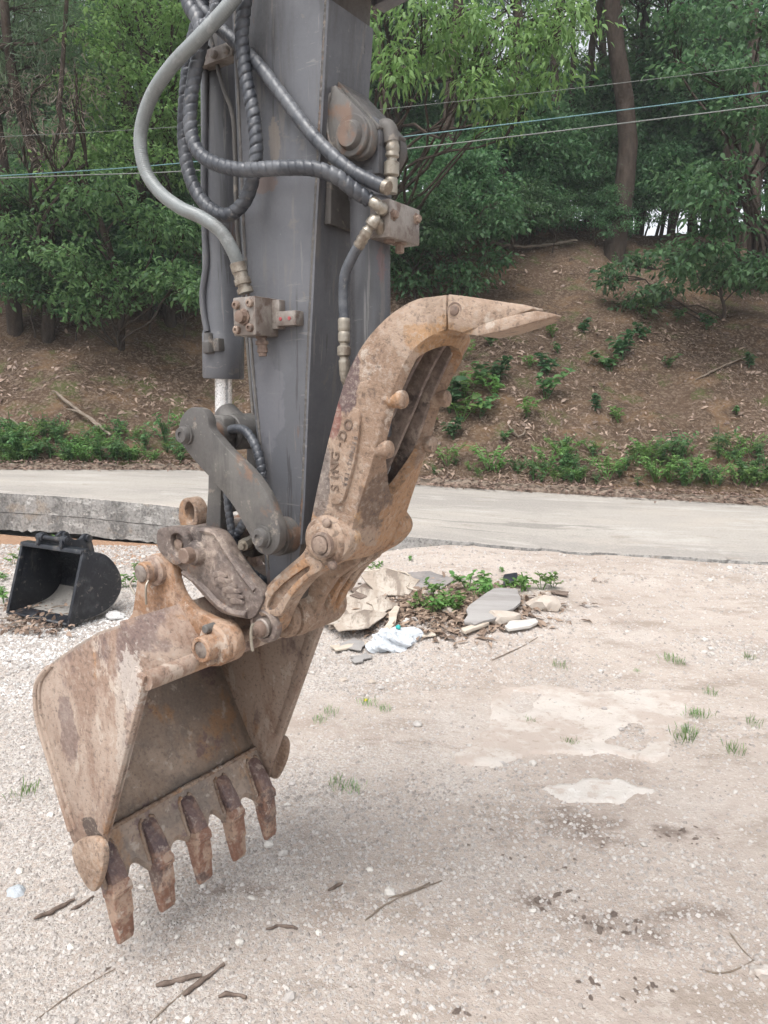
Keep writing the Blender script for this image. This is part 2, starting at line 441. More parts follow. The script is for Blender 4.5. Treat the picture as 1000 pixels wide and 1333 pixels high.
# the top pin between the links, and the middle (connecting) link down to the coupler
bm = NB()
pin(bm, LU, -.16, .16, .026)
pin(bm, LU, -.12, -.05, .034)
pin(bm, LU, .05, .12, .034)
fin(bm, 'cross_pin', GREYD, arm)
CP = cz(252, 721, -.150)                            # coupler link pin
bm = NB()
d = (Vector(CP) - Vector(LU)).normalized()
nrm = Vector((-d.y, d.x))
for s in (1, -1):
    w = .031
    a, b = Vector(LU) - d * .02, Vector(CP) + d * .02
    poly = [a + nrm * w * .9, a - d * .022, a - nrm * w * .9, lerp(a, b, .5) - nrm * w * .78, b - nrm * w * .95, b + d * .025, b + nrm * w * .95, lerp(a, b, .5) + nrm * w * .78]
    extr(bm, [tuple(p) for p in spline([(p.x, p.y, 0) for p in poly], 3)], s * .048, s * .088)
mid = lerp(Vector(LU), Vector(CP), .52)
box(bm, (mid.x - .016, -.05, mid.y - .05), (mid.x + .02, .05, mid.y + .05))
fin(bm, 'connecting_link', GREYD, arm, bevel=.004)

# bucket cylinder
ct, cb, ce = m3(287, -260, 0), m3(291, 493, 0), m3(297, 548, 0)
ce = Vector((LU[0], 0, LU[1]))
ax = (ct - cb).normalized()
L = (ct - cb).length
bm = NB()
lathe(bm, cb, ax, [(0, .026), (.0, .051), (.004, .054), (.115, .054), (.117, .0525), (.121, .0525), (.123, .0515), (L, .0515)], 36)
bcyl = fin(bm, 'bucket_cylinder', GREY, arm)
bm = NB()
lathe(bm, cb - ax * .12, ax, [(0, .0225), (.2, .0225)], 28)
fin(bm, 'rod', CHROME, arm, parent=bcyl)
bm = NB()
eyec = (ce.x, ce.z)
pin(bm, eyec, -.047, .047, .047)
top = cb - ax * .088
lathe(bm, top, (ce - top).normalized(), [(0, .03), (.006, .034), ((ce - top).length * .9, .037)], 24)
fin(bm, 'rod_eye', GREYD, arm, parent=bcyl)
# steel pipe along the cylinder, with its end fitting and a clamp
bm = NB()
pp = [m3(x, y, -.055) for x, y in ((268, 60), (267, 150), (266, 240), (267, 300), (269, 340), (266, 365), (264, 385), (266, 410), (270, 432))]
tube(bm, resample(spline(pp, 5, False), .01), .0088, 12)
fin(bm, 'pipe', GREY, arm, parent=bcyl)
bm = NB()
p = m3(272, 447, -.055)
lathe(bm, p + Vector((0, 0, -.026)), (0, 0, 1), [(0, .014), (.003, .0165), (.03, .0165), (.033, .0135), (.052, .0125)], 8)
box(bm, (p.x, p.y, p.z - .02), (p.x + .035, p.y + .04, p.z + .012))
fin(bm, 'pipe_fitting', GREYD, arm, parent=bcyl, bevel=.002)
bm = NB()
p = m3(284, 80, -.05)
box(bm, (p.x - .055, -.078, p.z - .014), (p.x + .075, -.045, p.z + .018))
for dx in (-.045, .02, .06):
    lathe(bm, (p.x + dx, -.074, p.z), (0, -1, 0), [(0, .010), (.012, .010), (.014, .007)], 6)
fin(bm, 'pipe_clamp', ALLOY, arm, parent=bcyl, bevel=.002)
bm = NB()
pp = [m3(x, y, -.062) for x, y in ((272, 40), (279, 66), (284, 90), (292, 118), (303, 150), (306, 200), (308, 280), (314, 350), (322, 440), (330, 540))]
tube(bm, resample(spline(pp, 5, False), .012), .0052, 8)
fin(bm, 'thin_pipe', GREYD, arm)

# ---- thumb cylinder on the cab side, its bracket
TA = m3(476, 300, 0)
tp = m3(459, 177, -.062)                            # near pin
TB = m3(484, 600, 0)
TPV = Vector((tp.x, 0, tp.z))
tdir = (TB - TPV); tdir.y = 0; tdir.normalize()
lb = (TA - TPV).length
bm = NB()
lathe(bm, TPV + tdir * .055, tdir, [(0, .03), (.006, .044), (.012, .049), (.06, .047), (.062, .0445), (.52, .0445), (.521, .047), (.575, .047), (.58, .043)], 36)
tcyl = fin(bm, 'thumb_cylinder', GREY, arm)
bm = NB()
lathe(bm, TPV + tdir * .56, tdir, [(0, .021), (.14, .021)], 24)
lathe(bm, TPV + tdir * .70, QY, [(-.03, .034), (.03, .034)], 24)
fin(bm, 'rod', CHROME, arm, parent=tcyl)
bm = NB()
pin(bm, (TPV.x, TPV.z), -.038, .038, .052)
pr = Vector((tdir.z, 0, -tdir.x))
if pr.x < 0: pr = -pr
for t0, t1, w in ((.0, .075, .048),):
    a, b = TPV + tdir * t0, TPV + tdir * t1
    hexa(bm, [(*(b - pr * w).to_tuple()[:1], -.036, (b - pr * w).z), (*(b + pr * w).to_tuple()[:1], -.036, (b + pr * w).z), ((b + pr * w).x, .036, (b + pr * w).z), ((b - pr * w).x, .036, (b - pr * w).z),
              ((a - pr * w).x, -.036, (a - pr * w).z), ((a + pr * w).x, -.036, (a + pr * w).z), ((a + pr * w).x, .036, (a + pr * w).z), ((a - pr * w).x, .036, (a - pr * w).z)])
fin(bm, 'cylinder_eye', GREY, arm, parent=tcyl, bevel=.006)
ear = [(434, 112), (442, 118), (457, 132), (476, 152), (484, 166), (484, 184), (478, 200), (464, 207), (450, 205), (438, 196), (430, 185), (426, 150)]
ear_poly = [tuple(p) for p in spline([(*p, 0) for p in czs(ear, -.065)], 3)]
for s in (1, -1):
    bm = NB()
    extr(bm, ear_poly, s * .044, s * .066)
    er = fin(bm, 'cylinder_bracket', GREYD, arm, bevel=.003)
    bm = NB()
    cc = cz(461, 178, -.066)
    lathe(bm, (cc[0], s * .064, cc[1]), (0, s, 0), [(0, .042), (.012, .042), (.014, .040), (.014, .030), (.022, .0275), (.026, .0245), (.0262, .004), (.0255, .0005)], 30)
    fin(bm, 'bracket_pin', GREYD, arm, parent=er)
weld([(p[0], -.0665, p[1]) for p in ear_poly[26:36]], .004, stick)
bm = NB()                                           # sloping gusset over the bracket
g = [cz(x, y, 0) for x, y in ((447, 106), (480, 140), (508, 171), (504, 178), (480, 152), (446, 116))]
extr(bm, g, -.04, .066)
fin(bm, 'gusset', GREYD, arm, bevel=.002)
bm = NB()                                           # pad welded to the cab face under the bracket
pa = czs([(423, 108), (426, 108), (420, 290), (415, 290)], QN)
extr(bm, [(pa[0][0], pa[0][1]), (pa[0][0] + .008, pa[1][1]), (pa[2][0] + .008, pa[2][1]), (pa[3][0], pa[3][1])], -.062, .062)
fin(bm, 'pad_plate', GREYD, arm, parent=stick, bevel=.003)

# ---- valve block on the thumb cylinder
vc, vz = cz(507, 258, -.060)
_, vz2 = cz(507, 308, -.060)
bm = NB()
box(bm, (vc - .050, -.060, vz2), (vc, .060, vz))
vb = fin(bm, 'valve_block', ALLOY, arm, bevel=.0025)
bm = NB()
box(bm, (TA.x - .01, -.03, vz2 + .02), (vc - .045, .03, vz - .02))
fin(bm, 'mount', GREYD, arm, parent=vb)
for dq, dz in ((-.045, -.03), (.045, -.022)):
    bm = NB()
    lathe(bm, (vc - .001, dq, vz + dz), (1, 0, 0), [(0, .0125), (.003, .0125), (.0032, .0085), (.010, .0085), (.012, .006)], 6)
    fin(bm, 'bolt', BOLT, arm, parent=vb)
bm = NB()
lathe(bm, (vc - .02, .01, vz2 + .002), (0, 0, -1), [(0, .016), (.006, .016), (.0065, .01), (.022, .01), (.024, .006)], 8)
lathe(bm, (vc - .02, -.03, vz2 + .002), (0, 0, -1), [(0, .013), (.008, .012)], 8)
fin(bm, 'drain_plug', BOLT, arm, parent=vb)
def fitting(pts, r, parent, root=arm, name='hose_fitting', mat=None):
    """stepped ferrule with a hex nut along a short path"""
    P = resample(spline(pts, 6, False), .004)
    n = len(P)
    def rad(t):
        if t < .45: return r * (1.0 if (t * 40) % 5 > .6 else .88)
        if t < .52: return r * .72
        if t < .72: return r * 1.12
        if t < .78: return r * .74
        return r * .95
    b = NB()
    tube(b, P, rad, 12)
    return fin(b, name, mat or FITTING, root, parent=parent)
# two short fittings entering the block's near face, and the elbow on its top
fe1 = m3(484, 262, -.085)
fitting([fe1, m3(490, 266, -.085), m3(496, 270, -.078), Vector((vc - .022, -.055, vz - .024))], .0125, vb)
fitting([m3(466, 322, -.085), m3(474, 308, -.085), m3(484, 292, -.082), m3(490, 287, -.075), Vector((vc - .024, -.055, vz - .062))], .0125, vb)
fitting([m3(506, 168, -.01), m3(511, 190, -.01), m3(510, 215, -.01), m3(509, 252, -.01)], .015, vb)
bm = NB()
tube(bm, spline([m3(489, 200, 0), m3(493, 180, -.005), m3(499, 166, -.01), m3(507, 168, -.01), m3(510, 186, -.01)], 5, False), .0165, 12)
fin(bm, 'elbow', GREYD, arm, parent=vb)
bm = NB()
lathe(bm, m3(500, 243, -.085), m3(500, 243, -.085) - m3(480, 236, -.085), [(0, .014), (.012, .014)], 14)
fin(bm, 'hose_collar', FITTING, arm, parent=vb)

# ---- valve block on the near side of the stick
nc, nz = cz(318, 410, -.155)
bm = NB()
a0, b0 = cz(303, 390, -.155), cz(333, 436, -.155)
box(bm, (a0[0], -.155, b0[1]), (b0[0], -.078, a0[1] + .004))
vb2 = fin(bm, 'valve_block', ALLOY, arm, bevel=.003)
w_, h_ = b0[0] - a0[0], a0[1] - b0[1]
for fx, fz in ((.2, .16), (.8, .2), (.2, .84), (.82, .86)):
    bm = NB()
    lathe(bm, (a0[0] + w_ * fx, -.153, b0[1] + h_ * fz), (0, -1, 0), [(0, .0095), (.010, .0095), (.012, .007), (.012, .004), (.008, .0035)], 14)
    fin(bm, 'bolt', BOLT, arm, parent=vb2)
bm = NB()
lathe(bm, (a0[0] + w_ * .5, -.153, b0[1] + h_ * .5), (0, -1, 0), [(0, .019), (.006, .019), (.0062, .014), (.02, .014), (.022, .009)], 8)
fin(bm, 'port_plug', BOLT, arm, parent=vb2)
bm = NB()
lathe(bm, (b0[0] - w_ * .3, -.115, b0[1] + .002), (.06, 0, -1), [(0, .013), (.006, .013), (.007, .011), (.012, .011), (.0125, .015), (.02, .015), (.021, .0115), (.03, .0115), (.031, .0125), (.038, .0125), (.039, .010), (.047, .0095)], 16)
fin(bm, 'quick_connector', BOLT, arm, parent=vb2)
bm = NB()
t0, t1 = cz(362, 408, -.1), cz(388, 424, -.1)
box(bm, (b0[0] - .004, -.10, t1[1] - .004), (t0[0] + .004, -.079, a0[1]))
box(bm, (t0[0], -.108, t1[1] + .001), (t1[0], -.079, t0[1] + .003))
bt = fin(bm, 'bracket', ALLOY, arm, parent=vb2, bevel=.002)
for f in (.25, .7):
    bm = NB()
    lathe(bm, (lerp(t0[0], t1[0], f), -.107, lerp(t0[1], t1[1], .45)), (0, -1, 0), [(0, .0042), (.003, .004)], 10)
    fin(bm, 'bracket_screw', REDP, arm, parent=vb2)

# ---- hoses
def hose(px, rad, mat, helix=None, ribs=None, n=16, step=.006):
    P = resample(spline([m3(*p) for p in px], 8, False), step)
    b = NB()
    tube(b, P, rad, n, helix, ribs)
    return fin(b, 'hydraulic_hose', mat, arm, smooth=42)
h = hose([(345, -60, -.14), (318, -20, -.15), (292, 14, -.17), (258, 50, -.19), (222, 88, -.2), (196, 128, -.2), (183, 175, -.2), (188, 218, -.2), (206, 248, -.195), (234, 270, -.185),
          (264, 284, -.17), (288, 302, -.155), (303, 326, -.14), (311, 346, -.125)], .0156, HOSEG, ribs=(.005, .0008), n=16, step=.0016)
bm = NB()
p0, p1 = m3(309, 342, -.127), m3(321, 384, -.116)
lathe(bm, p0, p1 - p0, [(0, .0165), (.002, .0185), (.022, .0185), (.023, .0165), (.036, .0165), (.037, .0195), (.05, .0195), (.051, .015), (.058, .015), (.059, .019), (.07, .019)], 18)
fin(bm, 'ferrule', FITTING, arm, parent=h)
HX = (.019, .0030, 2)
hose([(272, -60, -.11), (262, 10, -.125), (250, 60, -.135), (242, 120, -.135), (240, 185, -.135), (248, 232, -.135), (266, 264, -.135), (292, 280, -.132), (314, 268, -.128), (328, 238, -.125),
      (334, 195, -.122), (330, 150, -.12), (320, 100, -.12), (315, 50, -.12), (319, 0, -.12), (326, -60, -.12)], .0165, HOSEB, helix=HX, step=.0022)
hose([(236, -60, -.14), (244, 0, -.15), (256, 22, -.152), (262, 50, -.155), (254, 95, -.16), (248, 140, -.168), (250, 178, -.17), (262, 202, -.17), (286, 215, -.17), (318, 221, -.165), (360, 219, -.158),
      (405, 219, -.145), (435, 228, -.128), (458, 245, -.108), (482, 261, -.085)], .0165, HOSEB, helix=HX, step=.0022)
hose([(254, -60, -.13), (258, 0, -.13), (270, 20, -.125), (290, 40, -.105), (312, 60, -.1), (338, 86, -.1), (370, 128, -.1), (402, 170, -.1), (432, 201, -.1), (462, 225, -.098), (498, 243, -.085)], .0148, HOSEB, helix=(.026, .0016, 1), step=.0022)
hose([(276, -60, -.16), (284, -10, -.16), (280, 12, -.165), (268, 30, -.16), (255, 26, -.15), (243, 6, -.14), (240, -40, -.14)], .011, HOSEB, helix=(.018, .003, 1), step=.0022)
h = hose([(467, 320, -.085), (458, 336, -.086), (449, 358, -.088), (447, 385, -.088), (448, 418, -.088)], .0112, HOSEB, n=14)
fitting([m3(448, 414, -.088), m3(448, 438, -.088), m3(448, 462, -.088), m3(449, 482, -.085)], .0135, h)
fitting([m3(449, 478, -.085), m3(450, 492, -.08), m3(456, 502, -.06), m3(468, 506, -.035)], .0125, h)
hose([(286, 580, -.05), (290, 566, -.062), (302, 559, -.072), (318, 560, -.085), (330, 575, -.098), (338, 598, -.105), (341, 622, -.105), (338, 648, -.105), (326, 668, -.1), (312, 690, -.095), (302, 712, -.09), (300, 740, -.08)], .0125, HOSEB, helix=(.016, .003, 1), step=.003)
hose([(300, 610, -.03), (296, 640, -.1), (300, 680, -.105), (306, 712, -.1), (322, 738, -.09), (338, 752, -.07), (350, 756, -.05)], .011, HOSEB, helix=(.016, .0025, 1), step=.003)
bm = NB()
p = m3(322, 706, -.1)
lathe(bm, p, (.2, -1, -.2), [(-.05, .012), (0, .012), (.001, .015), (.02, .015), (.021, .009), (.03, .009)], 8)
fin(bm, 'grease_fitting', FITTING, arm)

# ================================================================ QUICK COUPLER
KQ = -.150
kc, kz = cz(285, 770, KQ)
coup = Root('quick_coupler', 'dark worn steel quick coupler block joining the grey arm to the rusty bucket', 'quick coupler', (kc, 0, kz))
kpx = [(208, 690), (222, 686), (245, 686), (276, 690), (290, 701), (302, 722), (318, 746), (334, 763), (343, 775), (338, 792), (327, 806), (308, 803), (288, 798), (270, 782), (250, 760), (232, 738), (218, 726), (207, 716), (204, 703)]
kpoly = [tuple(p) for p in spline([(*p, 0) for p in czs(kpx, KQ)], 3)]
for s in (1, -1):
    bm = NB()
    extr(bm, kpoly, s * .115, s * .15)
    kp = fin(bm, 'side_plate', RUSTD, coup, bevel=.005)
    bm = NB()                                       # raised rim from the hook to the thumb pivot
    o = czs([(240, 745), (262, 762), (285, 786), (304, 797), (322, 800)], KQ)
    P = [Vector((a, s * .15, b)) for a, b in o]
    tube(bm, resample(spline(P, 5, False), .008), .009, 8)
    o = czs([(262, 690), (280, 695), (294, 716), (314, 746), (332, 768)], KQ)
    P = [Vector((a, s * .149, b)) for a, b in o]
    tube(bm, resample(spline(P, 5, False), .008), .0085, 8)
    fin(bm, 'rim', RUSTD, coup, parent=kp)
    for (x, y), r, hgt in (((256, 720), .03, .02),):
        cc = cz(x, y, KQ)
        bm = NB()
        lathe(bm, (cc[0], s * .148, cc[1]), (0, s, 0), [(0, r * 1.15), (hgt * .5, r * 1.05), (hgt, r * .9), (hgt + .001, r * .72), (hgt + .002, r * .7)], 26)
        bs = fin(bm, 'boss', RUSTD, coup, parent=kp)
        bm = NB()
        lathe(bm, (cc[0], s * .166, cc[1]), (0, s, 0), [(0, .0205), (.026, .0205), (.028, .0185)], 10)
        fin(bm, 'bolt_head', BOLT, coup, parent=kp)
# hook lug at the front with its oblong slot
HK = cz(226, 706, KQ)
bm = NB()
o = [tuple(p) for p in spline([(*p, 0) for p in czs([(206, 690), (222, 686), (238, 690), (246, 706), (244, 722), (232, 736), (216, 726), (206, 712)], -.165)], 3)]
i_ = [tuple(p) for p in spline([(*p, 0) for p in czs([(224, 697), (231, 694), (238, 699), (240, 708), (239, 716), (233, 723), (226, 716), (223, 706)], -.165)], 3)]
extr_ring(bm, o, i_, -.168, -.145)
fin(bm, 'slot_rim', RUSTD, coup, bevel=.003)
bm = NB()
cc = cz(233, 709, -.15)
lathe(bm, (cc[0], -.14, cc[1]), (0, -1, 0), [(0, .016), (.014, .016), (.017, .012)], 16)
cc = cz(235, 718, -.15)
lathe(bm, (cc[0], -.14, cc[1]), (0, -1, 0), [(0, .008), (.016, .007)], 10)
fin(bm, 'locking_pin', BOLT, coup)
bm = NB()                                           # casting between the plates
o = czs([(209, 692), (245, 689), (268, 700), (262, 722), (240, 734), (222, 724), (208, 712)], KQ)
extr(bm, o, -.116, .116)
o = czs([(262, 756), (300, 764), (330, 782), (322, 803), (292, 795), (272, 780)], KQ)
extr(bm, o, -.116, .116)
fin(bm, 'crosspiece', RUSTD, coup, bevel=.006)
bm = NB()
pin(bm, CP, -.14, .14, .024)
fin(bm, 'link_pin', BOLT, coup)
bm = NB()                                           # cast lettering worn to a lump
for k, (x, y, w, hh) in enumerate(((288, 748, 9, 3.2), (293, 755, 10, 3.2), (299, 761, 11, 3.5), (304, 768, 12, 3.5), (308, 775, 11, 3.4), (311, 782, 9, 3))):
    a = czs([(x - w, y - hh), (x - w * .2, y - hh * 1.6), (x + w * .8, y - hh * .2), (x + w, y + hh), (x, y + hh * 1.1), (x - w, y + hh)], KQ)
    extr(bm, a, -.1565 - .0015 * (k % 2), -.148)
fin(bm, 'cast_mark', RUSTD, coup, bevel=.0015)
cc = cz(252, 667, .0)                               # lifting eye
bm = NB()
oo, ii = [], []
for k in range(30):
    a = 2 * math.pi * k / 30
    oo.append((cc[0] + .038 * math.cos(a) * (1.0 if math.sin(a) > -.2 else 1.1), cc[1] + .044 * math.sin(a) * (1 if math.sin(a) > 0 else 1.35)))
    ii.append((cc[0] + .008 + .019 * math.cos(a), cc[1] + .004 + .029 * math.sin(a)))
extr_ring(bm, oo, ii, -.022, .022)
fin(bm, 'lifting_eye', RUST, coup, bevel=.007)

# ================================================================ GRIPPING TONG
TW = .11
tc_, tz_ = cz(350, 815, -TW)
tong = Root('gripping_tong', 'rusty cast steel gripping tong with a pointed tooth and a framed opening', 'gripping tong', (tc_, 0, tz_))
st = [((400, 722), (436, 733), TW), ((401, 702), (449, 716), TW), ((408, 662), (460, 682), TW), ((419, 610), (472, 642), TW), ((432, 556), (484, 603), TW), ((444, 512), (493, 566), TW),
      ((458, 475), (502, 532), TW), ((476, 444), (514, 500), TW), ((500, 417), (529, 468), TW), ((524, 399), (544, 449), .104), ((545, 389), (561, 437), .085), ((562, 386.5), (571, 432), .062), ((581, 384), (581, 429), .047)]
Bk = spline([Vector((*cz(*b, -w), w)) for b, f, w in st], 6, False)
Fr = spline([Vector((*cz(*f, -w), w)) for b, f, w in st], 6, False)
NS = len(Bk)
S = lambda i: i / 6.0
sa, sb = 2.8, 9.3
def win(s):
    """half opening of the window at station s: (near, far)"""
    if s <= sa or s >= sb: return None
    t = (s - sa) / (sb - sa)
    k = min(1, (t / .27)) ** .75 * min(1, (1 - t) / .16) ** .5
    return -.004 - .090 * k, -.004 + .096 * k
bm = NB()
rows = []
for i in range(NS):
    b, f, w = Bk[i], Fr[i], Bk[i].z
    o = win(S(i)) or (-.004, -.004)
    bulge = .012 * math.sin(math.pi * min(1, S(i) / 12))
    rows.append([bm.verts.new(p) for p in ((b.x, -w, b.y), (lerp(b.x, f.x, .5), -w - bulge * .5, lerp(b.y, f.y, .5)), (f.x, -w, f.y), (f.x + .012, o[0], f.y - .004), (f.x + .012, o[1], f.y - .004), (f.x, w, f.y),
                                           (lerp(b.x, f.x, .5), w + bulge * .5, lerp(b.y, f.y, .5)), (b.x, w, b.y))])
for i in range(NS - 1):
    a, b = rows[i], rows[i + 1]
    openw = win(S(i)) or win(S(i + 1))
    for k in range(7):
        if k == 3 and openw: continue
        if k == 3 and not openw:
            pass
        try: bm.faces.new((a[k], a[k + 1], b[k + 1], b[k]))
        except ValueError: pass
    if S(i) >= 8.5: bm.faces.new((a[7], a[0], b[0], b[7]))
bm.faces.new(rows[-1])
bmesh.ops.remove_doubles(bm, verts=bm.verts[:], dist=.0006)
bmesh.ops.recalc_face_normals(bm, faces=bm.faces[:])
for fc in bm.faces: fc.smooth = True
shell = fin(bm, 'casting', CAST, tong, smooth=0)
for p in shell.data.polygons: p.use_smooth = True
md = shell.modifiers.new('thick', 'SOLIDIFY'); md.thickness = .026; md.offset = -1; md.use_even_offset = False
md = shell.modifiers.new('round', 'BEVEL'); md.width = .007; md.segments = 3; md.limit_method = 'ANGLE'; md.angle_limit = R(35); md.harden_normals = False
shell.data.set_sharp_from_angle(angle=R(60))
# inner web and ribs that show through the opening
bm = NB()
for dep, qa, qb, i0, i1 in ((.62, -.086, .086, 14, 62),):
    prev = None
    for i in range(i0, i1):
        b, f = Bk[i], Fr[i]
        t = dep - .5 * abs(math.sin((i - i0) / (i1 - i0) * math.pi)) * .55
        p = (lerp(b.x, f.x, t), lerp(b.y, f.y, t))
        cur = [bm.verts.new((p[0], qa, p[1])), bm.verts.new((p[0], qb, p[1])), bm.verts.new((p[0] - .016, qb, p[1] + .004)), bm.verts.new((p[0] - .016, qa, p[1] + .004))]
        if prev:
            for k in range(4): bm.faces.new((prev[k], prev[(k + 1) % 4], cur[(k + 1) % 4], cur[k]))
        prev = cur
fin(bm, 'inner_web', RUSTD, tong)
for q0, q1, dep in ((-.004, .010, .66), (.036, .048, .84), (.068, .08, .96)):
    bm = NB()
    prev = None
    for i in range(16, 60):
        b, f = Bk[i], Fr[i]
        t = (i - 16) / 44
        dd = dep * (.86 + .14 * math.sin(math.pi * t))
        p1 = (lerp(b.x, f.x, dd) , lerp(b.y, f.y, dd)); p0 = (lerp(b.x, f.x, .3), lerp(b.y, f.y, .3))
        sh = -.035 * max(0, 1 - t * 2.4) if q0 < .06 else 0
        cur = [bm.verts.new((p0[0], q0 + sh, p0[1])), bm.verts.new((p0[0], q1 + sh, p0[1])), bm.verts.new((p1[0], q1 + sh, p1[1])), bm.verts.new((p1[0], q0 + sh, p1[1]))]
        if prev:
            for k in range(4): bm.faces.new((prev[k], prev[(k + 1) % 4], cur[(k + 1) % 4], cur[k]))
        else: bm.faces.new(cur)
        prev = cur
    bm.faces.new(prev[::-1])
    fin(bm, 'inner_rib', RUSTD, tong, bevel=.003)
# arms down to the pivot, with raised rims
arm_px = [(331, 795), (339, 775), (352, 757), (374, 737), (394, 719), (401, 700), (408, 684), (422, 675), (442, 681), (455, 698), (454, 714), (440, 731), (420, 743), (399, 757), (380, 780), (368, 803), (361, 820), (347, 830), (334, 823), (329, 809)]
apoly = [tuple(p) for p in spline([(*p, 0) for p in czs(arm_px, -.13)], 3)]
ro = [tuple(p) for p in spline([(*p, 0) for p in czs([(336, 790), (346, 770), (360, 755), (378, 740), (398, 726), (416, 730), (418, 741), (398, 755), (378, 778), (364, 802), (352, 800), (340, 802)], -.142)], 3)]
ri = [tuple(p) for p in spline([(*p, 0) for p in czs([(348, 788), (354, 775), (366, 762), (381, 750), (394, 741), (402, 737), (402, 743), (391, 752), (374, 770), (361, 789), (355, 794), (349, 794)], -.142)], 3)]
for s in (1, -1):
    bm = NB()
    extr(bm, apoly, s * .086, s * .130)
    am = fin(bm, 'arm', CAST, tong, bevel=.005)
    bm = NB()
    extr_ring(bm, ro, ri, s * .128, s * .142)
    fin(bm, 'rim', RUST, tong, parent=am, bevel=.004)
    if s > 0: continue
    cc = cz(423, 704, -.13)
    bm = NB()
    lathe(bm, (cc[0], s * .12, cc[1]), (0, s, 0), [(0, .058), (.012, .056), (.018, .050), (.019, .043), (.028, .041), (.031, .037), (.032, .028), (.034, .028)], 34)
    bs = fin(bm, 'pivot_boss', RUST, tong, parent=am)
    cc = cz(420, 709, -.155)
    bm = NB()
    lathe(bm, (cc[0], s * .15, cc[1]), (0, s, 0), [(0, .0285), (.011, .0285), (.013, .026), (.013, .0225), (.010, .0222), (.010, .0205), (.016, .0205), (.018, .018)], 28)
    fin(bm, 'pin_cap', BOLT, tong, parent=am)
    for dc, dz in ((.004, .047), (.018, -.046)):
        if s > 0: continue
        bm = NB()
        lathe(bm, (cc[0] + dc, s * .14, cc[1] + dz), (0, s, 0), [(0, .0115), (.008, .011), (.011, .007)], 10)
        fin(bm, 'keeper_bolt', BOLT, tong, parent=am)
# pivot barrel and its eye
PVT = cz(347, 812, -.13)
bm = NB()
lathe(bm, (PVT[0], -.082, PVT[1]), QY, [(0, .047), (.012, .052), (.02, .052), (.021, .046), (.03, .046), (.031, .054), (.05, .057), (.19, .057), (.2, .05), (.21, .05)], 40)
fin(bm, 'pivot_barrel', RUST, tong)
for q in (-.02, .03, .07):
    bm = NB()
    o = [(PVT[0] - .02, PVT[1] + .03)] + [cz(x, y, -.11) for x, y in ((360, 770), (398, 730), (436, 735), (430, 745), (404, 765), (388, 790))] + [(PVT[0] + .05, PVT[1] - .02)]
    extr(bm, o, q, q + .028)
    fin(bm, 'gusset', RUST, tong, bevel=.008)
bm = NB()
lathe(bm, (PVT[0], -.125, PVT[1]), (0, -1, 0), [(0, .046), (.012, .046), (.016, .043), (.018, .034), (.02, .0325), (.014, .0315), (.012, .026), (.012, .001)], 34)
fin(bm, 'eye', RUSTD, tong)
cc = cz(340, 818, -.15)
bm = NB()
lathe(bm, (cc[0], -.13, cc[1]), (0, -1, 0), [(0, .024), (.018, .024), (.021, .021)], 24)
pe = fin(bm, 'pivot_pin', PINM, tong)
bm = NB()
cc = cz(330, 822, -.175)
lathe(bm, (cc[0], -.142, cc[1]), (0, -1, 0), [(0, .020), (.016, .0205), (.024, .017), (.026, .012), (.034, .0115), (.037, .008)], 18)
fin(bm, 'pin_head', BOLT, tong, parent=pe)
bm = NB()
a = m3(329, 818, -.185)
tube(bm, spline([a + Vector((.004, 0, .012)), a + Vector((-.002, -.002, .0)), a + Vector((-.004, -.002, -.03)), a + Vector((-.001, -.001, -.056))], 4, False), .0038, 8)
fin(bm, 'split_pin', FITTING, tong, parent=pe)
# studs on both edges of the opening
for (x, y) in ((499, 521), (481, 586)):
    for s in (-1, 1):
        c_, z_ = cz(x, y, -TW)
        bm = NB()
        lathe(bm, (c_ - .004, s * (TW - .019), z_), (1, 0, .05), [(0, .022), (.014, .0215), (.018, .0185), (.03, .0185), (.036, .0205), (.044, .0185), (.048, .012)], 18)
        fin(bm, 'stud', RUST, tong, bevel=0)
# tooth with its adapter and pin
bm = NB()
o = czs([(556, 386), (566, 388), (581, 383), (581, 431), (566, 436), (556, 432)], -.05)
extr(bm, o, -.05, .05)
fin(bm, 'adapter', CAST, tong, bevel=.006)
def prism_loft(bm, secs):
    rings = [[bm.verts.new(p) for p in s] for s in secs]
    for a, b in zip(rings, rings[1:]):
        for k in range(len(a)):
            j = (k + 1) % len(a)
            bm.faces.new((a[k], a[j], b[j], b[k]))
    bm.faces.new(rings[0][::-1]); bm.faces.new(rings[-1])
bm = NB()
secs = []
for (xt, yt), (xb, yb), w, wb in (((583.5, 383), (583.5, 429), .052, .052), ((602, 385), (602, 433), .052, .052), ((630, 389), (630, 424), .047, .046), ((660, 393.5), (660, 414), .040, .042), ((682, 396.5), (683, 406), .034, .036), ((692, 399), (693, 402.5), .028, .03)):
    t, b = cz(xt, yt, -w), cz(xb, yb, -wb)
    m = (lerp(t[0], b[0], .5), lerp(t[1], b[1], .55))
    secs.append([(t[0], -w, t[1]), (t[0], w, t[1]), (m[0], w * 1.06, m[1]), (b[0], wb, b[1]), (b[0], -wb, b[1]), (m[0], -w * 1.06, m[1])])
prism_loft(bm, secs)
tt = fin(bm, 'tooth', CAST, tong, bevel=.003)
bm = NB()
secs = []
for (xt, yt), (xb, yb), w, wb in (((596, 424), (600, 434), .044, .044), ((622, 424), (622, 437), .047, .049), ((650, 415), (652, 431), .046, .048), ((680, 407.5), (682, 422.5), .042, .044), ((698, 404.5), (702, 417.5), .036, .036), ((714, 407), (716, 414), .026, .024), ((724, 409.5), (725, 411.5), .014, .012)):
    t, b = cz(xt, yt, -w), cz(xb, yb, -wb)
    secs.append([(t[0], -w, t[1]), (t[0], w, t[1]), (b[0], wb, b[1]), (b[0], -wb, b[1])])
prism_loft(bm, secs)
fin(bm, 'lower_lip', CAST, tong, parent=tt, bevel=.004)
cc = cz(592, 404, -.053)
bm = NB()
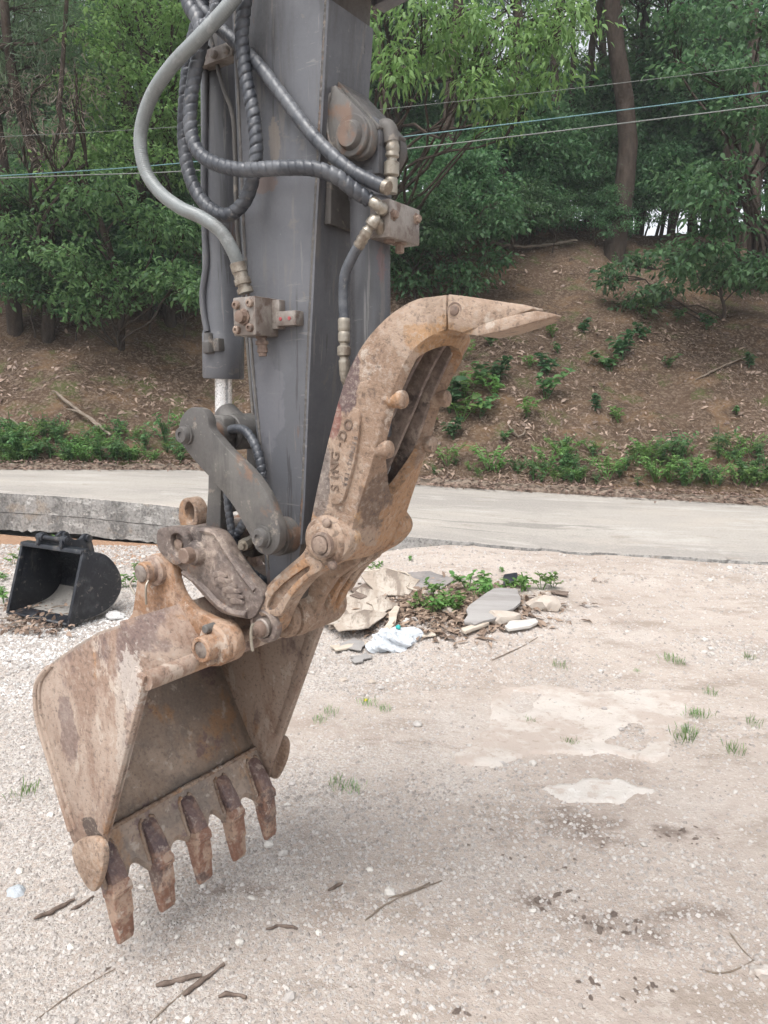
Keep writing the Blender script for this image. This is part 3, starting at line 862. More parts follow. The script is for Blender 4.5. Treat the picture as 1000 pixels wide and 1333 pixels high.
lathe(bm, (cc[0], -.048, cc[1]), (0, -1, 0), [(0, .0165), (.0065, .0165), (.0065, .0135), (.003, .0132), (.003, .011), (.0085, .0105), (.01, .008)], 24)
fin(bm, 'tooth_pin', BOLT, tong, parent=tt)
# name plate with cast lettering on the near side
NPQ = -.1175
u0, u1 = Vector(cz(438, 652, NPQ)), Vector(cz(462, 535, NPQ))
bend = Vector(cz(441, 610, NPQ))
nppx = [(431, 600), (436, 576), (445, 556), (455, 540), (459, 533), (466, 532), (470, 537), (470, 549), (467, 575), (463, 600), (455, 628), (449, 648), (443, 656), (435, 655), (431, 645)]
np_poly = [tuple(p) for p in spline([(*p, 0) for p in czs(nppx, NPQ)], 3)]
bm = NB()
extr(bm, np_poly, NPQ - .005, NPQ + .02)
plate = fin(bm, 'name_plate', CAST, tong, bevel=.003)
def letter(ch, at, direction, size, name='letter', mat=None, depth=.0016):
    cu = bpy.data.curves.new(name, 'FONT')
    cu.body = ch
    cu.size = size
    cu.extrude = depth
    cu.align_x, cu.align_y = 'CENTER', 'CENTER'
    cu.offset = size * .012
    tmp = bpy.data.objects.new(name, cu)
    C.objects.link(tmp)
    dg = bpy.context.evaluated_depsgraph_get()
    me = bpy.data.meshes.new_from_object(tmp.evaluated_get(dg))
    bpy.data.objects.remove(tmp)
    u = Vector((direction[0], 0, direction[1])).normalized()
    v = Vector((-u.z, 0, u.x))
    o_ = Vector((at[0], NPQ - .0055, at[1])) - tong.off
    M = Matrix(((u.x, v.x, 0, o_.x), (0, 0, -1, o_.y), (u.z, v.z, 0, o_.z), (0, 0, 0, 1)))
    me.transform(M)
    return link_mesh(me, name, [mat or MARK], plate, 0)
for ch, (x, y), (dx, dy) in (('S', (438.5, 635), (0, -1)), ('I', (438.5, 621), (.0, -1)), ('N', (438.5, 608), (.05, -1)), ('G', (439, 594), (.1, -1)), ('-', (443.5, 578), (.25, -1)), ('D', (449, 567), (.4, -1)), ('O', (456, 553), (.5, -1))):
    a, b = Vector(cz(x, y, NPQ)), Vector(cz(x + dx * 10, y + dy * 10, NPQ))
    letter(ch, a, b - a, .031)
for ch, (x, y) in zip('681-TUNG50', [(452 + t * 11 + (2.5 * t * t), 630 - t * 60) for t in [k / 9 for k in range(10)]]):
    a = Vector(cz(x, y, NPQ)); b = Vector(cz(x + 2, y - 10, NPQ))
    letter(ch, a, b - a, .014, mat=RUSTD, depth=.001)

# ================================================================ DIGGING BUCKET
BW = .345
prof_px = [(192, 880), (156, 817), (128, 826), (92, 848), (60, 872), (46, 892), (44, 916), (48, 944), (60, 985), (78, 1045), (92, 1092), (127, 1168)]
PR = [Vector(p) for p in czs(prof_px, -BW)]
lc, lz = PR[-1]
bk = Root('digging_bucket', 'rusty toothed digging bucket hanging open from the arm, caked with dry mud', 'bucket', (lc, 0, lz))
T_, T2, B1 = PR[0], PR[1], PR[4]
LIP = PR[-1]
fl = (LIP - PR[8]).normalized()                     # along the floor towards the lip
fn = Vector((-fl.y, fl.x))
if fn.dot(T_ - LIP) < 0: fn = -fn                   # into the bucket
side = spline([Vector((p.x, p.y, 0)) for p in PR[2:9]], 4, False)
prof = [T_, T2] + [Vector((p.x, p.y)) for p in side] + [LIP - fl * .1]
# shell: back and floor
bm = NB()
ra = [bm.verts.new((p.x, -BW + .004, p.y)) for p in prof]
rb = [bm.verts.new((p.x, BW - .004, p.y)) for p in prof]
for i in range(1, len(prof) - 1): bm.faces.new((ra[i], ra[i + 1], rb[i + 1], rb[i]))
sh = fin(bm, 'shell', BUCKIN, bk, smooth=50)
md = sh.modifiers.new('thick', 'SOLIDIFY'); md.thickness = .012; md.offset = 0
bm = NB()                                           # top plate
hexa(bm, [(T2.x, -BW, T2.y), (T_.x, -BW, T_.y), (T_.x, BW, T_.y), (T2.x, BW, T2.y)] + [(p[0] - .004, p[1], p[2] + .016) for p in ((T2.x, -BW, T2.y), (T_.x, -BW, T_.y), (T_.x, BW, T_.y), (T2.x, BW, T2.y))])
fin(bm, 'top_plate', BUCK, bk, bevel=.004)
bm = NB()                                           # rounded bar along the top of the mouth
P = [Vector((T_.x - .008, q, T_.y - .012)) for q in np.linspace(-BW, BW, 24)]
tube(bm, P, .026, 14)
fin(bm, 'lip_bar', BUCK, bk)
M_ = Vector(cz(138, 1088, -BW)); F_ = PR[10]
for s in (-1, 1):
    bm = NB()
    poly = [T_, T2] + [Vector((p.x, p.y)) for p in side] + [F_, LIP - fl * .03 + fn * .005, M_]
    extr(bm, [(p.x, p.y) for p in poly], s * (BW - .016), s * BW)
    sp = fin(bm, 'side_plate', BUCK, bk, bevel=.004)
    bm = NB()                                       # wear bar at the mouth edge and weld ridges on the back corner
    a, b = T_, M_
    dd = (b - a).normalized(); nn = Vector((-dd.y, dd.x))
    if nn.x > 0: nn = -nn
    extr(bm, [tuple(a), tuple(b), tuple(b + nn * .03), tuple(a + nn * .045)], s * (BW - .018), s * (BW + .009))
    fin(bm, 'edge_bar', BUCK, bk, parent=sp, bevel=.004)
    bm = NB()
    for k, off in enumerate((.018, .042)):
        P = []
        for p in side[8:] + [Vector((*PR[9], 0)), Vector((*lerp(PR[9], PR[10], .8), 0))]:
            q = Vector((p.x, p.y))
            P.append(Vector((q.x + off * .8, s * (BW + .001), q.y + off * .5)))
        tube(bm, resample(P, .015), .0055 if k else .009, 8)
    fin(bm, 'corner_strip', BUCK, bk, parent=sp)
    bm = NB()                                       # side cutter
    o = czs([(96, 1102), (106, 1092), (122, 1089), (133, 1094), (138, 1108), (137, 1128), (132, 1147), (125, 1160), (115, 1153), (104, 1134), (97, 1116)], -BW - .012)
    o = [tuple(p) for p in spline([(*p, 0) for p in o], 3)]
    extr(bm, o, s * (BW - .002), s * (BW + .02))
    fin(bm, 'side_cutter', RUST, bk, parent=sp, bevel=.008)
# cutting edge with hollows between the teeth
TQ = [-.290, -.145, 0, .145, .290]
def P3(along, up, q): p = LIP + fl * along + fn * up; return (p.x, q, p.y)
bm = NB()
edge = []
for q in np.linspace(-BW + .018, BW - .018, 81):
    dmin = min(abs(q - t) for t in TQ)
    edge.append((q, .012 - .036 * float(sstep(.028, .07, dmin)) + .006 * math.sin(q * 61)))
bot, topv = [], []
for q, e_ in edge:
    bot.append([bm.verts.new(P3(-.14, -.004, q)), bm.verts.new(P3(e_, 0, q)), bm.verts.new(P3(e_ - .014, .017, q)), bm.verts.new(P3(-.14, .017, q))])
for a, b in zip(bot, bot[1:]):
    for k in range(4): bm.faces.new((a[k], a[(k + 1) % 4], b[(k + 1) % 4], b[k]))
bm.faces.new(bot[0]); bm.faces.new(bot[-1][::-1])
fin(bm, 'cutting_edge', BUCKIN, bk, smooth=35)
BASE_ = Vector(cz(143, 1160, TQ[0]))
bm = NB()
tube(bm, resample([Vector(P3(-.145, .016, q)) for q in np.linspace(-BW + .02, BW - .02, 30)], .007), lambda t: .0075 * (.75 + .5 * rng.random()), 6)
fin(bm, 'weld_seam', RUST, bk, smooth=60)
TIP = Vector(cz(164, 1226, TQ[0]))
tl = (TIP - LIP).length
td = (TIP - LIP).normalized(); tn = Vector((-td.y, td.x))
if tn.dot(fn) < 0: tn = -tn
def TP(along, up, q): p = LIP + td * along + tn * up; return (p.x, q, p.y)
for k, q in enumerate(TQ):
    bm = NB()
    secs = []
    for al, lo_, hi_, w in ((-.122, .016, .0175, .020), (-.105, .014, .030, .025), (-.045, .006, .040, .027), (.0, -.008, .039, .027), (.02, -.008, .034, .025)):
        secs.append([P3(al, lo_, q - w), P3(al, lo_, q + w), P3(al, hi_, q + w * .9), P3(al, hi_, q - w * .9)])
    prism_loft(bm, secs)
    ad = fin(bm, 'tooth', ADAPT, bk, bevel=.003)
    for sg in (-1, 1):
        bm = NB()
        P = [Vector(P3(al, .017, q + sg * w_)) for al, w_ in ((-.124, .012), (-.118, .022), (-.1, .027), (-.045, .032), (-.012, .033))]
        tube(bm, resample(P, .006), lambda t: .006 * (.75 + .5 * rng.random()), 6)
        fin(bm, 'weld_seam', RUST, bk, parent=ad, smooth=60)
    bm = NB()
    secs = []
    wear = (1, .97, .95, .98, 1)[k]
    for al, lo_, hi_, w in ((-.022, -.010, .036, .026), (-.006, -.014, .040, .0325), (.016, -.013, .037, .0335), (.019, -.012, .031, .0305), (tl * .5, -.010, .026, .0295), (tl * .54, -.010, .021, .028), (tl * .85, -.007, .015, .0255), (tl * wear * .96, -.004, .007, .023)):
        secs.append([TP(al, lo_, q - w), TP(al, lo_, q + w), TP(al, hi_, q + w * .92), TP(al, hi_, q - w * .92)])
    prism_loft(bm, secs)
    fin(bm, 'tooth_point', TOOTH, bk, parent=ad, bevel=.004)
# hinge ears with bosses and pins
EQ = -.162
ear_px = [(166, 822), (172, 798), (176, 772), (179, 750), (184, 732), (197, 722), (212, 722), (224, 734), (228, 756), (236, 776), (252, 794), (276, 806), (298, 816), (308, 832), (306, 850), (294, 864), (272, 868), (256, 862)]
epoly = [tuple(p) for p in spline([(*p, 0) for p in czs(ear_px, EQ)], 3)]
UP_, LO_ = cz(204, 742, EQ), cz(284, 838, EQ)
for s in (-1, 1):
    bm = NB()
    extr(bm, epoly, s * .135, s * .162)
    er = fin(bm, 'hinge_ear', EARO if s < 0 else BUCK, bk, bevel=.004)
    bm = NB()
    lathe(bm, (UP_[0], s * .13, UP_[1]), (0, s, 0), [(0, .041), (.045, .041), (.048, .038), (.05, .034), (.05, .029), (.078, .029), (.081, .026)], 30)
    fin(bm, 'upper_boss', BUCK, bk, parent=er)
    bm = NB()
    lathe(bm, (LO_[0], s * .12, LO_[1]), (0, s, 0), [(0, .054), (.055, .054), (.062, .048), (.064, .034), (.098, .033), (.101, .030), (.101, .0225), (.095, .022)], 32)
    fin(bm, 'lower_boss', EARO, bk, parent=er)
    bm = NB()
    lathe(bm, (UP_[0], s * .2, UP_[1]), (0, s, 0), [(0, .0225), (.014, .0225), (.016, .02)], 24)
    fin(bm, 'pin_end', PINM, bk, parent=er)
    bm = NB()
    lathe(bm, (LO_[0], s * .2, LO_[1]), (0, s, 0), [(0, .0215), (.018, .0215), (.020, .018)], 24)
    fin(bm, 'pin_end', PINM, bk, parent=er)
    bm = NB()
    a = Vector((LO_[0] + .016, s * .19, LO_[1] - .031)); lathe(bm, a, (0, s, 0), [(0, .009), (.022, .009), (.024, .007)], 6)
    fin(bm, 'keeper_bolt', RUST, bk, parent=er)
    bm = NB()
    a = Vector((LO_[0] - .006, s * .168, LO_[1] + .046)); lathe(bm, a, (0, s, 0), [(0, .011), (.03, .011), (.032, .009)], 10)
    fin(bm, 'keeper_bolt', GREYD, bk, parent=er)
    a = Vector((UP_[0], s * .222, UP_[1]))
    for dc, e1 in ((-.034, (-.015, -.055)), (.03, (.03, -.075))):
        bm = NB()
        tube(bm, spline([a + Vector((dc * .9, -s * .012, -.015)), a + Vector((dc * 1.02, 0, -.03)), a + Vector((e1[0] if dc < 0 else dc * .95, 0, e1[1]))], 4, False), .003, 8)
        fin(bm, 'split_pin', FITTING, bk, parent=er)
for cc in (LO_, UP_):
    bm = NB()
    pin(bm, cc, -.13, .13, .021)
    fin(bm, 'hinge_pin', BOLT, bk)

# ================================================================ THE GROUND, ROAD AND HILLSIDE
def interp(tab, x, k): return np.interp(x, [t[0] for t in tab], [t[k] for t in tab])
def edge_tab(rows, left, right):
    pts = [on_level(px, py, z) for px, py, z in rows]
    pts = [Vector(left)] + pts + [Vector(right)]
    return [(p.x, p.y, p.z) for p in pts]
NEAR = edge_tab([(0, 641, .53), (100, 647, .505), (200, 656, .47), (380, 678, .40), (540, 699, .28), (640, 708, .21), (750, 718, .14), (1000, 731, .06)], (-34, 13.5, 1.6), (34, 5.0, -1.0))
FAR = edge_tab([(0, 612, .56), (250, 612, .50), (550, 632, .33), (1000, 658, .12)], (-36, 16.5, 1.6), (36, 8.0, -1.0))
nearY = lambda x: interp(NEAR, x, 1); nearZ = lambda x: interp(NEAR, x, 2)
farY = lambda x: interp(FAR, x, 1); farZ = lambda x: interp(FAR, x, 2)
# smooth value noise for terrain
_g = rng.random((64, 64))
def vnoise(x, y):
    x, y = np.asarray(x, float), np.asarray(y, float)
    xi, yi = np.floor(x).astype(int), np.floor(y).astype(int)
    fx, fy = x - xi, y - yi
    fx, fy = fx * fx * (3 - 2 * fx), fy * fy * (3 - 2 * fy)
    g = lambda a, b: _g[a % 64, b % 64]
    return (g(xi, yi) * (1 - fx) + g(xi + 1, yi) * fx) * (1 - fy) + (g(xi, yi + 1) * (1 - fx) + g(xi + 1, yi + 1) * fx) * fy
def fbm(x, y, o=4):
    s, a = 0, .5
    for k in range(o):
        s = s + a * vnoise(x * 2 ** k + 7 * k, y * 2 ** k + 3 * k)
        a *= .5
    return s
PILE = on_level(600, 800, 0.06)
def ground_z(x, y):
    x, y = np.asarray(x, float), np.asarray(y, float)
    d = nearY(x) - y                                # distance in front of the road edge
    rise = sstep(-.6, .9, x)                        # 0 where the slab stands free, 1 where the yard meets it
    z = (nearZ(x) - .035) * rise * sstep(2.6, .05, d) * np.where(x > 8, 1, 1)
    z = z + .075 * (1 - rise) * sstep(1.0, .3, d) - .05 * (1 - rise) * sstep(.12, 0, d) + .07 * (1 - rise) * sstep(2.4, 1.2, d) * sstep(.3, .9, d)
    z = z - .25 * sstep(-.05, -.5, d)               # stays under the road
    z = z + .07 * np.exp(-(((x - PILE.x) / .8) ** 2 + ((y - PILE.y) / .4) ** 2))
    z = z + (fbm(x * .9, y * .9, 4) - .47) * .05 + (fbm(x * 5, y * 5, 3) - .44) * .018
    return z
def gpt(px, py):
    z = 0.0
    for _ in range(12):
        p = on_level(px, py, z)
        z = float(ground_z(p.x, p.y))
    return Vector((p.x, p.y, z))
def hill_z(x, y):
    x, y = np.asarray(x, float), np.asarray(y, float)
    d = y - farY(x) - .28
    k = 1 + .10 * np.sin(x * .45 + 1)
    z = farZ(x) - .06 + .10 * sstep(0, .15, d) + np.clip(d, 0, .9) * .42 + np.clip(d - .9, 0, 7.5) * .66 * k + np.clip(d - 8.4, 0, 6) * .30 + np.clip(d - 14.4, 0, 99) * .03
    amp = sstep(.1, 2.5, d)
    z = z + amp * ((fbm(x * .35 + 9, y * .35, 4) - .47) * 1.1 + (fbm(x * 1.7, y * 1.7 + 5, 4) - .47) * .32)
    return np.where(d < -.02, farZ(x) - .5, z)
def hpt(px, py):
    """where a sight line meets the hillside"""
    d = ray(px, py)
    t = 6.0
    while t < 90:
        p = Vector((0, 0, CAMH)) + d * t
        if p.y > farY(p.x) + .3 and p.z < hill_z(p.x, p.y): return Vector((p.x, p.y, float(hill_z(p.x, p.y))))
        t += .04
    return None
def sheet(name, xs, ys, fz, mat, kind='structure', smooth=True):
    X, Y = np.meshgrid(xs, ys)
    Z = fz(X, Y)
    V = np.stack([X, Y, Z], -1).reshape(-1, 3)
    nx, ny = len(xs), len(ys)
    i = (np.arange(ny - 1)[:, None] * nx + np.arange(nx - 1)[None, :]).ravel()
    Fc = np.stack([i, i + 1, i + nx + 1, i + nx], 1)
    return raw_mesh(name, V, Fc, mat, kind, smooth)
def raw_mesh(name, V, Fc, mat, kind=None, smooth=False, parent=None):
    me = bpy.data.meshes.new(name)
    n = Fc.shape[1]
    me.vertices.add(len(V)); me.vertices.foreach_set('co', np.ascontiguousarray(V, np.float32).ravel())
    me.loops.add(Fc.size); me.loops.foreach_set('vertex_index', Fc.astype(np.int32).ravel())
    me.polygons.add(len(Fc)); me.polygons.foreach_set('loop_start', np.arange(0, Fc.size, n, dtype=np.int32))
    me.polygons.foreach_set('loop_total', np.full(len(Fc), n, np.int32))
    me.polygons.foreach_set('use_smooth', np.full(len(Fc), bool(smooth)))
    me.update(calc_edges=True)
    if mat: me.materials.append(mat)
    if name is None: return me
    o = bpy.data.objects.new(name, me)
    C.objects.link(o)
    if kind: o['kind'] = kind
    if parent: o.parent = parent
    return o

# --- yard material: trodden sandy soil, gravel, dark clay, pale dust
def yard_material():
    m, n, l, b = nt('sandy yard')
    v = mapping(n, l)
    col = mix(n, l, remap(n, l, noise(n, l, v, .9, 6, .6), .35, .68), (.37, .312, .27), (.45, .39, .345))
    col = mix(n, l, remap(n, l, noise(n, l, mapping(n, l, seed=2), 2.6, 7, .65), .52, .72, 0, .75), col, (.255, .20, .165))
    col = mix(n, l, remap(n, l, noise(n, l, mapping(n, l, seed=5), 1.7, 6, .6), .55, .74, 0, .7), col, (.50, .45, .41))
    col = mix(n, l, remap(n, l, noise(n, l, mapping(n, l, (.6, 1.5, 1), 21), 3.4, 6, .7), .53, .64, 0, .7), col, (.28, .23, .19))
    col = mix(n, l, remap(n, l, noise(n, l, mapping(n, l, seed=23), 11, 6, .7), .55, .66, 0, .6), col, (.48, .425, .38))
    # gravel: bright chips, thickest on the left
    gv = n.new('ShaderNodeTexVoronoi'); gv.inputs['Scale'].default_value = 120
    l.new(v, gv.inputs['Vector'])
    gv2 = n.new('ShaderNodeTexVoronoi'); gv2.inputs['Scale'].default_value = 90
    l.new(v, gv2.inputs['Vector'])
    sep = n.new('ShaderNodeSeparateXYZ'); l.new(v, sep.inputs[0])
    left = remap(n, l, sep.outputs['X'], .7, -1.5, 0, .42)
    gm = remap(n, l, mathn(n, l, 'ADD', noise(n, l, mapping(n, l, seed=9), 1.3, 5, .6), left), .56, .82)
    sepc = n.new('ShaderNodeSeparateColor'); l.new(gv.outputs['Color'], sepc.inputs[0])
    sepc2 = n.new('ShaderNodeSeparateColor'); l.new(gv2.outputs['Color'], sepc2.inputs[0])
    chip = mix(n, l, sepc.outputs[0], (.30, .265, .24), (.60, .565, .53))
    on = mathn(n, l, 'MULTIPLY', gm, remap(n, l, sepc2.outputs[1], .25, .6, .1, .8))
    col = mix(n, l, on, col, chip)
    # scattered single chips and dark specks everywhere
    col = mix(n, l, remap(n, l, sepc.outputs[1], .90, .96, 0, .45), col, (.56, .53, .50))
    col = mix(n, l, remap(n, l, sepc.outputs[2], .955, .985, 0, .35), col, (.24, .195, .16))
    # dark clay smears trodden into the yard
    cl = None
    for (px, py, rx, ry) in ((750, 1075, .30, .15), (800, 1205, .22, .12), (690, 1170, .10, .06), (560, 1265, .2, .05), (300, 1160, .2, .05), (885, 1085, .16, .06), (910, 1190, .2, .05)):
        p = on_level(px, py, 0)
        g = n.new('ShaderNodeMapping')
        g.inputs['Location'].default_value = (-p.x / rx, -p.y / ry, 0)
        g.inputs['Scale'].default_value = (1 / rx, 1 / ry, 0)
        l.new(n['Texture Coordinate'].outputs['Object'], g.inputs[0])
        ln = n.new('ShaderNodeVectorMath'); ln.operation = 'LENGTH'
        l.new(g.outputs[0], ln.inputs[0])
        f = remap(n, l, ln.outputs['Value'], 1.7, .0, 0, .38)
        cl = f if cl is None else mathn(n, l, 'MAXIMUM', cl, f)
    cn = mathn(n, l, 'ADD', noise(n, l, mapping(n, l, (1, 1.6, 1), 3), 7, 8, .7), cl)
    col = mix(n, l, remap(n, l, cn, .68, .9, 0, .85), col, (.19, .15, .125))
    p = on_level(90, 735, 0)
    g = n.new('ShaderNodeMapping'); g.inputs['Location'].default_value = (-p.x / 2.6, -(p.y + .5) / .95, 0); g.inputs['Scale'].default_value = (1 / 2.6, 1 / .95, 0)
    l.new(n['Texture Coordinate'].outputs['Object'], g.inputs[0])
    ln = n.new('ShaderNodeVectorMath'); ln.operation = 'LENGTH'; l.new(g.outputs[0], ln.inputs[0])
    f = mathn(n, l, 'ADD', remap(n, l, ln.outputs['Value'], 1.5, .6, 0, .62), noise(n, l, mapping(n, l, seed=14), 4, 6, .65))
    col = mix(n, l, remap(n, l, f, .72, .92, 0, .92), col, mix(n, l, noise(n, l, mapping(n, l, seed=17), 5, 6, .65), (.20, .105, .06), (.40, .25, .155)))
    l.new(col, b.inputs['Base Color'])
    b.inputs['Roughness'].default_value = .95
    b.inputs['Specular IOR Level'].default_value = .15
    h = mathn(n, l, 'MULTIPLY', remap(n, l, gv.outputs['Distance'], .0, .5, 1, 0), mathn(n, l, 'ADD', on, .25))
    nr = bumpn(n, l, h, .6, .008)
    nr = bumpn(n, l, noise(n, l, v, 26, 8, .7), .8, .02, nr)
    nr = bumpn(n, l, noise(n, l, v, 160, 4, .7), .5, .004, nr)
    l.new(nr, b.inputs['Normal'])
    return m
YARD = yard_material()
xs = np.concatenate([np.linspace(-60, -6, 28)[:-1], np.linspace(-6, 6, 241), np.linspace(6, 60, 28)[1:]])
ys = np.concatenate([np.linspace(-30, .4, 16)[:-1], np.linspace(.4, 9.2, 221), np.linspace(9.2, 12, 6)[1:]])
ground = sheet('ground', xs, ys, ground_z, YARD)

CONC = layered('road concrete', (.335, .31, .28), [
    ((.27, .25, .23), 1.0, .46, .58, (.3, 1, 1), .8), ((.40, .375, .345), 2.4, .54, .64, (.3, 1, 1), .8), ((.24, .205, .17), 5, .60, .67, (.35, 1, 1), .55), ((.15, .14, .13), 1.5, .635, .66, (.16, 1.6, 1), .55), ((.40, .355, .31), 1.2, .56, .68, (.5, 1, 1), .45), ((.19, .195, .205), .8, .60, .68, (.18, 1.3, 1), .6)],
    .9, 0, .7, 45, .008, spec=.15, grit=((.40, .37, .33), .5, (.19, .17, .15), .5))
CONCS = layered('weathered concrete side', (.27, .262, .25), [
    ((.12, .118, .115), 4, .5, .6, (1, 1, .3), .75), ((.45, .44, .42), 9, .56, .63, (.5, .5, 1.3), .8), ((.13, .13, .12), 24, .54, .62, U, .7), ((.27, .22, .17), 4, .6, .68, U, .6)],
    .95, 0, .9, 40, .008, spec=.1, bump2=(7, .6, .012), grit=((.40, .38, .36), .45, (.08, .075, .07), .6))
CONCP = layered('pale concrete', (.52, .49, .46), [((.43, .37, .32), 6, .42, .66, U, .85), ((.62, .6, .58), 14, .5, .72, U, .7), ((.40, .33, .27), 30, .58, .72, U, .6)], .92, 0, .6, 60, .005, spec=.12)
# --- road slab: a top course and a lower, slightly set back course
rx_ = np.concatenate([np.linspace(-34, -7, 14)[:-1], np.linspace(-7, 7, 281), np.linspace(7, 36, 14)[1:]])
def jag(x, amp, f, seed): return (fbm(x * f + seed, x * 0 + seed * 1.3, 5) - .47) * amp
def strip(name, secs, mat, kind, parent=None, mats=None, mat_of=None):
    """secs: list over x of cross-section rings (closed)"""
    V = np.array(secs, float)
    N, K = V.shape[0], V.shape[1]
    i = (np.arange(N - 1)[:, None] * K + np.arange(K)[None, :]).ravel()
    j = (np.arange(N - 1)[:, None] * K + ((np.arange(K) + 1) % K)[None, :]).ravel()
    Fc = np.stack([i, j, j + K, i + K], 1)
    o = raw_mesh(name, V.reshape(-1, 3), Fc, mat, kind, False, parent)
    return o
top_s, low_s = [], []
for x in rx_:
    ny, nz, fy, fz = float(nearY(x)), float(nearZ(x)), float(farY(x)), float(farZ(x))
    j1, j2, j3 = float(jag(x, .10, 3, 2)), float(jag(x, .08, 4, 7)), float(jag(x, .10, 3.4, 5))
    brk = .16 * float(sstep(.2, 1.2, x)) * float(jag(x, 2.4, 1.3, 15) > -.05)
    th = .22
    e0 = ny + j1 * .6 + brk * .3
    f1, f2 = float(jag(x, .05, 16, 3)), float(jag(x, .05, 19, 9))
    top_s.append([(x, e0 + f1 * .3, nz - th), (x, e0 + j2 * .15 + f2 * .5, nz - .13), (x, e0 + f1 * .35, nz - .055), (x, e0 + .004 + f2 * .25, nz - .008), (x, e0 + .016, nz + .0), (x, lerp(ny, fy, .35), lerp(nz, fz, .35) + .025), (x, lerp(ny, fy, .7), lerp(nz, fz, .7) + .02), (x, fy + .3, fz), (x, fy + .3, fz - .3), (x, ny + .5, nz - th)])
    lo_t, lo_b = nz - th - .001 + f1 * .1, nz - th - .20 + j3 * .5 + f2 * .9
    low_s.append([(x, e0 + .008 + f2 * .6, lo_b), (x, e0 + .007 + f1 * .6, lerp(lo_b, lo_t, .5)), (x, e0 + .005 + f2 * .4, lo_t - .006), (x, e0 + .03, lo_t), (x, e0 + 1.1, lo_t), (x, e0 + 1.2, lo_b - .02 + j2 * .3)])
road = strip('road', top_s, CONC, 'structure')
road.data.materials.append(CONCS)
mi = np.tile(np.array([1, 1, 1, 0, 0, 0, 0, 1, 1, 1], np.int32), len(rx_) - 1)
road.data.polygons.foreach_set('material_index', mi)
low = strip('lower_course', low_s, CONCS, 'structure', parent=road)
# low earth-covered kerb along the far side
kb = []
for x in rx_:
    fy, fz = float(farY(x)), float(farZ(x))
    a, b = float(jag(x, .10, 3, 30)) + float(jag(x, .05, 17, 31)), float(jag(x, .10, 5, 40)) + float(jag(x, .05, 19, 41)) - .015
    kb.append([(x, fy + .0 + a, fz - .03), (x, fy + .01 + a, fz + .03 + b * .6), (x, fy + .08 + a, fz + .07 + b), (x, fy + .22 + a, fz + .095 + b), (x, fy + .32, fz - .05)])
KERB = layered('dusty kerb', (.20, .155, .12), [((.13, .095, .07), 4, .46, .58, U, .85), ((.31, .265, .22), 7, .56, .64, U, .7)], .95, 0, .8, 40, .01)
strip('kerb', kb, KERB, 'structure')
# --- hillside
def hill_material():
    m, n, l, b = nt('woodland soil')
    v = mapping(n, l)
    col = mix(n, l, remap(n, l, noise(n, l, v, .55, 6, .65), .36, .66), (.095, .064, .044), (.165, .112, .078))
    col = mix(n, l, remap(n, l, noise(n, l, mapping(n, l, (1, 1, 2), 4), 1.3, 7, .65), .52, .7, 0, .8), col, (.28, .175, .098))
    col = mix(n, l, remap(n, l, noise(n, l, mapping(n, l, seed=7), 3.2, 7, .7), .55, .72, 0, .8), col, (.05, .036, .026))
    col = mix(n, l, remap(n, l, noise(n, l, mapping(n, l, seed=11), 1.9, 6, .6), .56, .64, 0, .75), col, (.115, .13, .05))
    gv = n.new('ShaderNodeTexVoronoi'); gv.inputs['Scale'].default_value = 30
    l.new(v, gv.inputs['Vector'])
    sp = n.new('ShaderNodeSeparateColor'); l.new(gv.outputs['Color'], sp.inputs[0])
    col = mix(n, l, remap(n, l, sp.outputs[0], .55, .9, 0, .7), col, (.27, .205, .155))
    l.new(col, b.inputs['Base Color'])
    b.inputs['Roughness'].default_value = .97
    b.inputs['Specular IOR Level'].default_value = .1
    nr = bumpn(n, l, noise(n, l, v, 5, 8, .7), .9, .12)
    nr = bumpn(n, l, noise(n, l, v, 24, 6, .75), 1.0, .06, nr)
    l.new(nr, b.inputs['Normal'])
    return m
HILL = hill_material()
xs = np.concatenate([np.linspace(-70, -11, 24)[:-1], np.linspace(-11, 11, 177), np.linspace(11, 70, 24)[1:]])
dd = np.concatenate([[-.04, 0, .04, .08, .13, .18], np.linspace(.3, 10, 90), np.linspace(10.5, 60, 40)])
X = np.tile(xs, (len(dd), 1)); Y = farY(X) + .28 + dd[:, None]
Z = hill_z(X, Y)
V = np.stack([X, Y, Z], -1).reshape(-1, 3)
nx, ny_ = len(xs), len(dd)
i = (np.arange(ny_ - 1)[:, None] * nx + np.arange(nx - 1)[None, :]).ravel()
raw_mesh('hillside', V, np.stack([i, i + 1, i + nx + 1, i + nx], 1), HILL, 'structure', True)

# ================================================================ FOLIAGE
def leaf_mat(name, dark, light, trans=.35):
    m, n, l, b = nt(name)
    geo, oi = n.new('ShaderNodeNewGeometry'), n.new('ShaderNodeObjectInfo')
    col = mix(n, l, geo.outputs['Random Per Island'], dark, light)
    hs = n.new('ShaderNodeHueSaturation')
    l.new(col, hs.inputs['Color'])
    l.new(remap(n, l, oi.outputs['Random'], 0, 1, .485, .515), hs.inputs['Hue'])
    l.new(remap(n, l, oi.outputs['Random'], 0, 1, .75, 1.25), hs.inputs['Value'])
    l.new(hs.outputs[0], b.inputs['Base Color'])
    b.inputs['Roughness'].default_value = .5
    b.inputs['Specular IOR Level'].default_value = .35
    tr = n.new('ShaderNodeBsdfTranslucent')
    h2 = n.new('ShaderNodeHueSaturation'); h2.inputs['Hue'].default_value = .485; h2.inputs['Value'].default_value = 1.5
    l.new(hs.outputs[0], h2.inputs['Color']); l.new(h2.outputs[0], tr.inputs['Color'])
    mx = n.new('ShaderNodeMixShader'); mx.inputs[0].default_value = trans
    l.new(b.outputs[0], mx.inputs[1]); l.new(tr.outputs[0], mx.inputs[2])
    l.new(mx.outputs[0], n['Material Output'].inputs[0])
    return m
LEAF = leaf_mat('oak leaf', (.042, .105, .038), (.13, .235, .09), .44)
